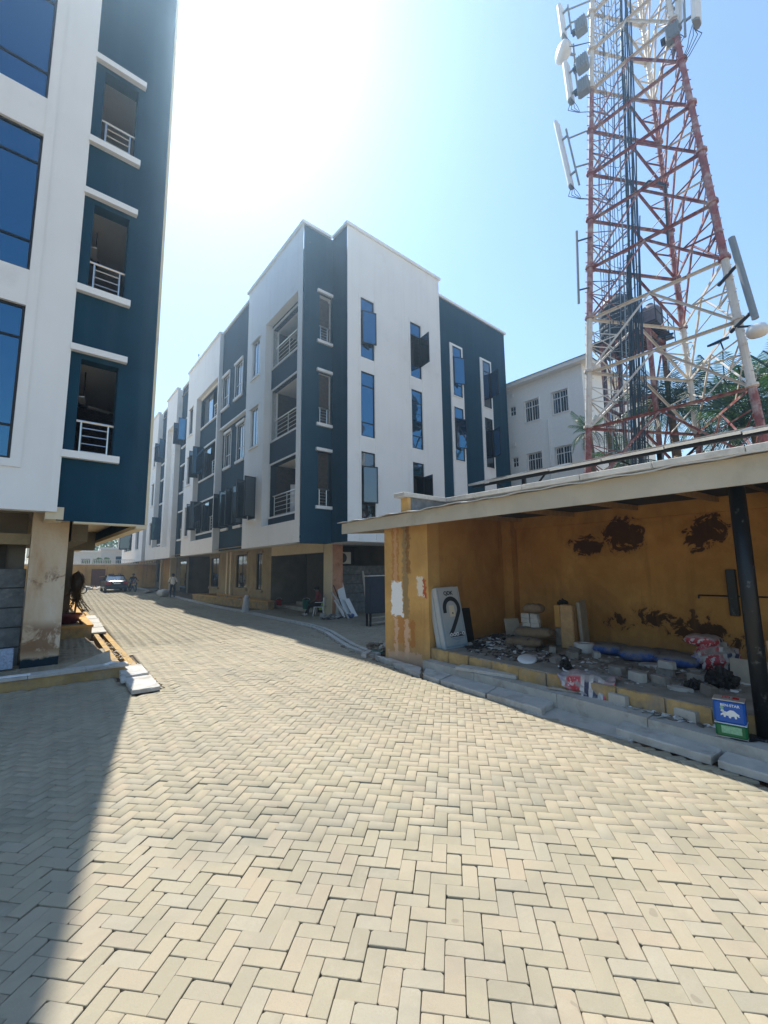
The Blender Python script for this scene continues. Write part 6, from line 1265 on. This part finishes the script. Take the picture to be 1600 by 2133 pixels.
def bucket(loc, r, h, mat, label):
    t = thing('bucket', label, 'bucket', loc, 0, 'buckets'); mb = MB(); mb.lathe((0, 0, 0), [(r*.78, 0), (r, h*.95), (r*1.06, h*.95), (r*1.06, h), (r*.96, h), (r*.76, .03)], 18); mb.build('pail', mat, t, local=True); MB().path([(r*math.cos(R(a)), .01, h+r*.5*math.sin(R(a))) for a in range(0, 181, 30)], .008, 5).build('handle', 'antenna_white', t, local=True)
plain('bucket_green', (.01, .12, .09), .45, var=.1); bucket((10.9, 18.6, .17), .2, .42, 'bucket_green', 'green bucket on the entrance step left of the seated person'); bucket((11.05, 21.7, .17), .17, .3, 'tail_red', 'red bucket on the step at the end of the planter')
# dark upholstered panel on legs
plain('upholstery', (.030, .040, .055), .75, var=.15, scale=4); cb2 = thing('upholstered_bed_frame', 'dark grey upholstered frame standing on edge behind the ochre stub wall', 'furniture', (9.8, 12.3, 0))
MB().cbox(9.80, 11.0, 12.30, 12.62, .44, 1.76, .03).build('panel', 'upholstery', cb2); MB().cbox(9.79, 11.0, 12.28, 12.64, 1.762, 1.79, .008).build('top_edge', 'steel', cb2)
for x, y in ((9.86, 12.36), (9.86, 12.56), (10.9, 12.36), (10.9, 12.56)): MB().tube((x, y, 0), (x, y, .44), .035, .05, 8).build('leg', 'black_paint', cb2)
for z in (.12, .3): MB().bar((9.86, 12.36, z), (10.95, 12.36, z), .04, .05).build('stretcher', 'plywood', cb2)
def lean(p, q, w, t, label, mat, name='leaning_board', group='boards leaning by the plank wall', cat='board'):
    p, q = Vector(p), Vector(q); o = MB().bar((0, 0, 0), q-p, w, t).build(name, mat); o.location = p; return tag(o, label, cat, group)
lean((10.75, 13.6, 0), (10.72, 13.9, 1.95), .08, .03, 'tall pale plank standing behind the dark upholstered frame', 'plywood'); lean((11.15, 15.6, .0), (11.35, 16.5, 1.5), .34, .03, 'tall white board leaning by the plank wall', 'antenna_white'); lean((11.45, 15.4, 0), (11.35, 15.9, .75), .3, .02, 'short white panel at the foot of the tall white board', 'antenna_white'); lean((11.0, 15.5, 0), (10.85, 16.0, .72), .28, .02, 'short white panel left of the tall white board', 'antenna_white')
lean((10.75, 14.9, 0), (10.62, 16.0, 1.05), .07, .04, 'grey angled timber bar leaning by the pink column', 'concrete'); lean((10.9, 15.3, 0), (10.72, 16.0, 1.35), .03, .03, 'thin dark rod leaning by the plank wall', 'dark_frame', 'leaning_rod', cat='rod'); lean((10.62, 16.0, .95), (11.0, 15.9, .75), .05, .03, 'short grey bar crossing the leaning timbers', 'concrete', 'cross_bar', cat='bar')
upright('grey_sack', .3, .24, .75, 'sack_white', 'tall pale sack leaning against the foot of the pink column', 'sack', (10.95, 15.95, 0), .5, None, 44); pillow('blue_bag', .36, .28, .2, ['sack_blue', 'sack_white'], 'small blue and white bag among the leaning boards', 'bag', (10.95, 15.1, .0), .5, None, 45)
tag(scatter('column_rubble', 90, 10.3, 15.55, .55, .3, .0, .16, ['brick_dusty', 'rubbish_dark', 'concrete', 'sack_dust'], 46, .04, .13, .5), 'rubble and scraps at the foot of the pink column', 'rubble'); block((10.0, 15.75, 0), R(20), 'pale cube block left of the rubble at the pink column', 'concrete_slab', (.2, .18, .22))
for k in range(15):
    a = random.uniform(0, 6.28); r_ = .42*math.sqrt(random.random()); block((7.28+r_*math.cos(a)*.9, 8.75+r_*math.sin(a), .01+.16*(1-r_/.42)*random.random()), random.uniform(0, 6), 'broken brown brick in the pile beside the ochre stub wall', 'rubbish_brown' if k % 3 else 'concrete', (.2*random.uniform(.6, 1), .1, .07), random.uniform(-.5, .5), random.uniform(-.5, .5), 'broken_brick', 'pile of broken bricks')
block((6.85, 8.35, .005), R(-55), 'green plastic scrap at the foot of the broken brick pile', 'bucket_green', (.3, .12, .05), name='plastic_scrap', group=None, cat='scrap'); block((6.45, 8.25, .0), R(35), 'grey timber offcut lying at the end of the curved gutter', 'concrete', (.42, .12, .09), name='timber_offcut', group=None, cat='timber')
# planter along the building
def planter(pts, h, label, t=.2):
    """polygon planter with coping and soil"""
    n = len(pts); c = sum((Vector((*p, 0)) for p in pts), Vector())/n; r = thing('planter', label, 'planter', (c.x, c.y, 0)); ins = []
    for i in range(n):
        a, b, d = Vector(pts[i-1]), Vector(pts[i]), Vector(pts[(i+1) % n]); e1 = (b-a).normalized(); e2 = (d-b).normalized(); n1 = Vector((-e1.y, e1.x)); n2 = Vector((-e2.y, e2.x)); m_ = (n1+n2); m_ = m_/max(.3, m_.dot(n1)); ins.append(b+m_*t)
    for i in range(n):
        j = (i+1) % n; zi, zj = gz(pts[i][1]), gz(pts[j][1]); mb = MB(); mb.hexa([pts[i], pts[j], tuple(ins[j]), tuple(ins[i])], [-.02]*4, [h-.08+zi, h-.08+zj, h-.08+zj, h-.08+zi]); fixnormals(mb.build('planter_wall', 'step_ochre', r))
        out = [Vector(p)+(Vector(p)-q).normalized()*.05 for p, q in ((pts[i], ins[i]), (pts[j], ins[j]))]; mb = MB(); mb.hexa([tuple(out[0]), tuple(out[1]), tuple(ins[j]), tuple(ins[i])], [h-.078+zi, h-.078+zj, h-.078+zj, h-.078+zi], [h+zi, h+zj, h+zj, h+zi]); fixnormals(mb.build('coping', 'ochre_front', r))
    MB().add([(*p, h-.1) for p in ins], [tuple(range(n))]).build('soil', 'sand', r)
planter([(10.35, 21.55), (10.72, 21.6), (11.1, 31.0), (9.38, 30.9)], .42, 'long ochre planter along the central building with debris on its rim'); planter([(.96, 16.35), (2.02, 16.35), (2.62, 31), (.96, 31)], .42, 'low ochre planter with a dead palm under the left building')
for k, (y, l) in enumerate(((27.2, 'left'), (26.2, 'middle'), (24.6, 'right'))): block((10.35-.1*(y-21.6), y, .425), R(60+40*k), l+' small brick left on the rim of the long planter', 'brick_dusty', (.22, .11, .1), group='bricks on the planter')
# dead palm and pot in the left planter
plain('pot_red', (.10, .02, .02), .5, var=.15)
mb = MB(); mb.lathe((0, 0, 0), [(.3, 0), (.42, .26), (.46, .26), (.46, .32), (.40, .32), (.3, .2)], 20); o = mb.build('plant_pot', 'pot_red'); o.location = (1.5, 18.3, .33); tag(o, 'dark red plant pot in the left planter', 'pot')
dp = thing('dead_palm', 'dead brown palm with hanging fronds in the left planter', 'palm', (1.86, 19.8, .33)); MB().path([(0, 0, 0), (.04, .05, .5), (.10, .1, 1.0), (.10, .1, 1.4), (.02, 0, 1.75)], .035, 8).build('trunk', 'palm_trunk', dp, local=True)
DF = frond_mesh(1.5, 2.1, 'dry_leaf', 22, .05, .55, 9)
for k in range(13): o = bpy.data.objects.new('frond', DF); COL.objects.link(o); o.parent = dp; o.location = (.02, 0, 1.72); o.rotation_euler = (0, R(38+9*(k % 3)), 2.4*k); s = random.uniform(.55, .8); o.scale = (s, s, s)
# boards and foil on the left apron
o = MB().prism([(0, 0), (1.0, 0), (.98, .36)], (0, .02, 0)).build('board_offcut', 'plywood'); o.location = (.72, 10.75, .1); o.rotation_euler = (R(-38), 0, R(0)); tag(o, 'grey triangular board propped on the kerb before the stained column', 'board', 'offcuts at the left kerb')
slab((1.62, 10.28, .226), .10, .34, .02, R(-38), 'narrow white strip of board lying on the end of the left kerb', 'antenna_white', name='white_strip', group='offcuts at the left kerb', cat='board')
plain('foil', (.20, .24, .32), .35, metal=.5, var=.4, scale=30); o = MB().cbox(-.28, .28, -.03, .03, 0, .42, .01).build('foil_roll', 'foil'); o.location = (-.12, 11.75, .1); o.rotation_euler = (R(-10), 0, R(4)); tag(o, 'blue grey foil sheet standing by the stained column', 'sheet')
slab((.15, 10.2, .226), .5, .16, .012, R(-4), 'thin white strip on the left kerb near the picture edge', 'antenna_white', name='white_strip', group='offcuts at the left kerb', cat='board')
tag(scatter('joint_sand', 500, 2.16, 12.6, .12, 4.2, .0, .03, ['sand', 'step_ochre', 'concrete'], 60, .01, .035, .6), 'loose grit along the left drain edge', 'grit'); tag(scatter('gutter_grit', 260, 7.1, 10.3, .6, 2.0, -.02, .02, ['sand', 'rubbish_brown', 'concrete'], 61, .01, .04, .5), 'loose grit and chips along the curved gutter', 'grit')
# far sacks and planks
pillow('white_sack', .8, .6, .55, ['sack_white', 'sack_white'], 'bulging white sack beside the standing person', 'sack', (8.75, 35.7, gz(35.7)), .5, 'sacks by the entrance', 50); pillow('grey_sack', .6, .5, .5, ['sack_dust', 'sack_dust'], 'grey sack behind the bulging white sack', 'sack', (8.9, 36.9, gz(36.9)), .2, 'sacks by the entrance', 51)
for k in range(6): block((8.75+.12*k, 41.6+.15*(k % 3), gz(41.6)+.04*k), R(70+random.uniform(-12, 12)), ('lowest', 'second', 'third', 'fourth', 'fifth', 'topmost')[k]+' plank of the low pile by the far columns', 'plywood', (2.4, .25, .04), name='plank', group='planks in a low pile', cat='plank')

# ================================================================== FAR END
fw = thing('perimeter_wall', 'ochre perimeter wall with white railing across the far end of the street', 'wall', (6, 53, .4))
FF = Fr((-2, 54.6), (12.5, -2.4), (.19, 1)); 
fbox(MB(), FF, 0, 15, 0, .25, .3, 2.85).build('wall', 'far_ochre', fw); fbox(MB(), FF, 0, 15, -.04, .3, 2.852, 2.95).build('coping', 'white_paint', fw)
for u in (5.0, 7.6, 10.3, 11.2, 12.6): fbox(MB(), FF, u, u+.3, -.08, .0, .3, 2.85).build('pier', 'far_ochre', fw)
mb = MB(); fbox(mb, FF, 0, 15, .08, .14, 3.3, 3.36)
for k in range(100): fbox(mb, FF, k*.15, k*.15+.04, .09, .13, 2.95, 3.3)
mb.build('railing', 'white_frame', fw)
plain('door_brown', (.13, .05, .03), .7, var=.2)
for u0, u1, z1, m_, nm in ((8.3, 9.5, 2.4, 'door_brown', 'gate'), (6.3, 7.3, 1.75, 'dark_frame', 'gate'), (9.8, 11.0, 1.9, 'door_brown', 'gate')): fbox(MB(), FF, u0, u1, -.03, .0, .4, z1).build(nm, m_, fw)
for k, u in enumerate((7.75, 9.6, 10.9)): p = FF.p(u, -.35, .45); q = FF.p(u+.05, -.2, 2.6); o = MB().bar((0, 0, 0), q-p, .07, .07).build('scaffold_pole', 'timber'); o.location = p; tag(o, ('left', 'middle', 'right')[k]+' timber prop standing against the far ochre wall', 'pole', 'props at the far wall')
for k, (u, z) in enumerate(((9.0, 1.6), (10.0, 1.1))): p = FF.p(u, -.3, z); q = FF.p(u+1.8, -.3, z+.2); o = MB().bar((0, 0, 0), q-p, .07, .07).build('scaffold_rail', 'timber'); o.location = p; tag(o, ('upper', 'lower')[k]+' timber rail of the scaffold at the far wall', 'rail', 'rails at the far wall')
tag(scatter('far_rubble', 120, 6.3, 51.0, 2.0, .9, .42, .3, ['concrete', 'rubbish_brown', 'rubbish_white', 'timber'], 70, .08, .3, .5), 'building rubble along the foot of the far wall', 'rubble')
def house(loc, w_, d_, h_, mat, label, roof=None, wins=((.3, .55), (.62, .8))):
    t = thing('far_house', label, 'house', loc, R(-6), 'houses beyond the far wall'); F = Fr((0, 0), (1, 0), (0, 1)); hs = [(w_*a, w_*b, h_*.55, h_*.8) for a, b in wins]
    m = MB(); fwall(m, F, 0, w_, 0, h_, 0, hs, .2); m.quad((0, 0, 0), (0, d_, 0), (0, d_, h_), (0, 0, h_)); m.quad((w_, 0, 0), (w_, d_, 0), (w_, d_, h_), (w_, 0, h_)); m.quad((0, 0, h_), (w_, 0, h_), (w_, d_, h_), (0, d_, h_)); m.quad((0, d_, 0), (w_, d_, 0), (w_, d_, h_), (0, d_, h_)); m.build('wall', mat, t, local=True)
    for a, b, c, e in hs: MB().box(a, b, .1, .15, c, e).build('window', 'dark_glass', t, local=True); MB().box(a-.15, b+.15, -.1, .05, c-.15, c).build('sill', 'white_paint', t, local=True)
    MB().box(-.25, w_+.25, -.25, d_+.1, h_+.003, h_+.25).build('parapet', 'white_paint', t, local=True)
    if roof: m = MB(); m.add([(-.4, -.4, h_+.26), (w_+.4, -.4, h_+.26), (w_+.4, d_, h_+.26), (-.4, d_, h_+.26), (w_/2, 0, h_+roof), (w_/2, d_, h_+roof)], [(0, 1, 4), (1, 2, 5, 4), (2, 3, 5), (3, 0, 4, 5)]); m.build('roof', 'door_brown', t, local=True)
plain('far_cream', (.74, .68, .60), .8, var=.05); plain('far_pale', (.70, .70, .66), .8, var=.05)
house((6.0, 74, .3), 4.2, 8, 4.6, 'far_pale', 'low white house at the left beyond the far wall'); house((9.3, 72, .3), 6.0, 8, 5.0, 'far_cream', 'cream house with a balcony window beyond the far wall'); house((13.5, 84, .3), 5.0, 8, 7.6, 'far_cream', 'taller pinkish house behind the cream house'); house((13.2, 66, .3), 4, 5, 3.4, 'far_cream', 'small gabled house with a brown roof beside the central block', 1.6)
leafmat('tree_leaf', (.03, .07, .02), (.09, .16, .05))
def tree(loc, h, r, label, seed):
    rg = random.Random(seed); t = thing('broadleaf_tree', label, 'tree', loc, 0, 'trees beyond the far wall'); mb = MB().tube((0, 0, 0), (.1, 0, h*.5), .25, .16); 
    for k in range(6): a = k*1.05; mb.tube((.1, 0, h*.45), (r*.6*math.cos(a), r*.6*math.sin(a), h*.8), .12, .04)
    mb.build('trunk', 'palm_trunk', t, local=True); mb = MB(); cl = [(Vector((rg.gauss(0, r*.45), rg.gauss(0, r*.45), h*.78+rg.gauss(0, r*.3))), rg.uniform(.5, .9)*r*.5) for _ in range(14)]
    for k in range(2600):
        c, q = rg.choice(cl); d = Vector((rg.gauss(0, 1), rg.gauss(0, 1), rg.gauss(0, 1))).normalized()*q*rg.uniform(.5, 1.05); p = c+d; M = Euler((rg.uniform(0, 3), rg.uniform(0, 3), rg.uniform(0, 6))).to_matrix(); s = rg.uniform(.1, .24); mb.add([p+M @ Vector(v) for v in ((-s, 0, 0), (0, -s*.5, 0), (s, 0, 0), (0, s*.5, 0))], [(0, 1, 2, 3)])
    mb.build('crown', 'tree_leaf', t, local=True)
tree((8.6, 82, .3), 6.2, 2.0, 'green tree showing above the low white house beyond the far wall', 1); tree((8.9, 70, .3), 3.9, .9, 'small dark tree between the two houses beyond the far wall', 2); tree((12, 92, .3), 9.0, 3.5, 'pale green tree far behind the cream house', 3)
# ================================================================== AIR AND GLARE VEIL
hz = MB(); hz.box(-310, 330, -310, 350, -1.6, 30.5); hzo = hz.build('glare_haze', 'dark_frame'); hm = bpy.data.materials.new('glare_haze_air'); hm.use_nodes = True; hn = hm.node_tree; hn.nodes.clear()  # haze volume, added mainly to give the sun's veiling glare over walls and mast
ho = hn.nodes.new('ShaderNodeOutputMaterial'); hv = hn.nodes.new('ShaderNodeVolumePrincipled'); hv.inputs['Color'].default_value = (.50, .74, 1, 1); hv.inputs['Density'].default_value = .0027; hv.inputs['Anisotropy'].default_value = .75
hn.links.new(hv.outputs[0], ho.inputs['Volume']); hzo.data.materials.clear(); hzo.data.materials.append(hm); stuff(hzo)
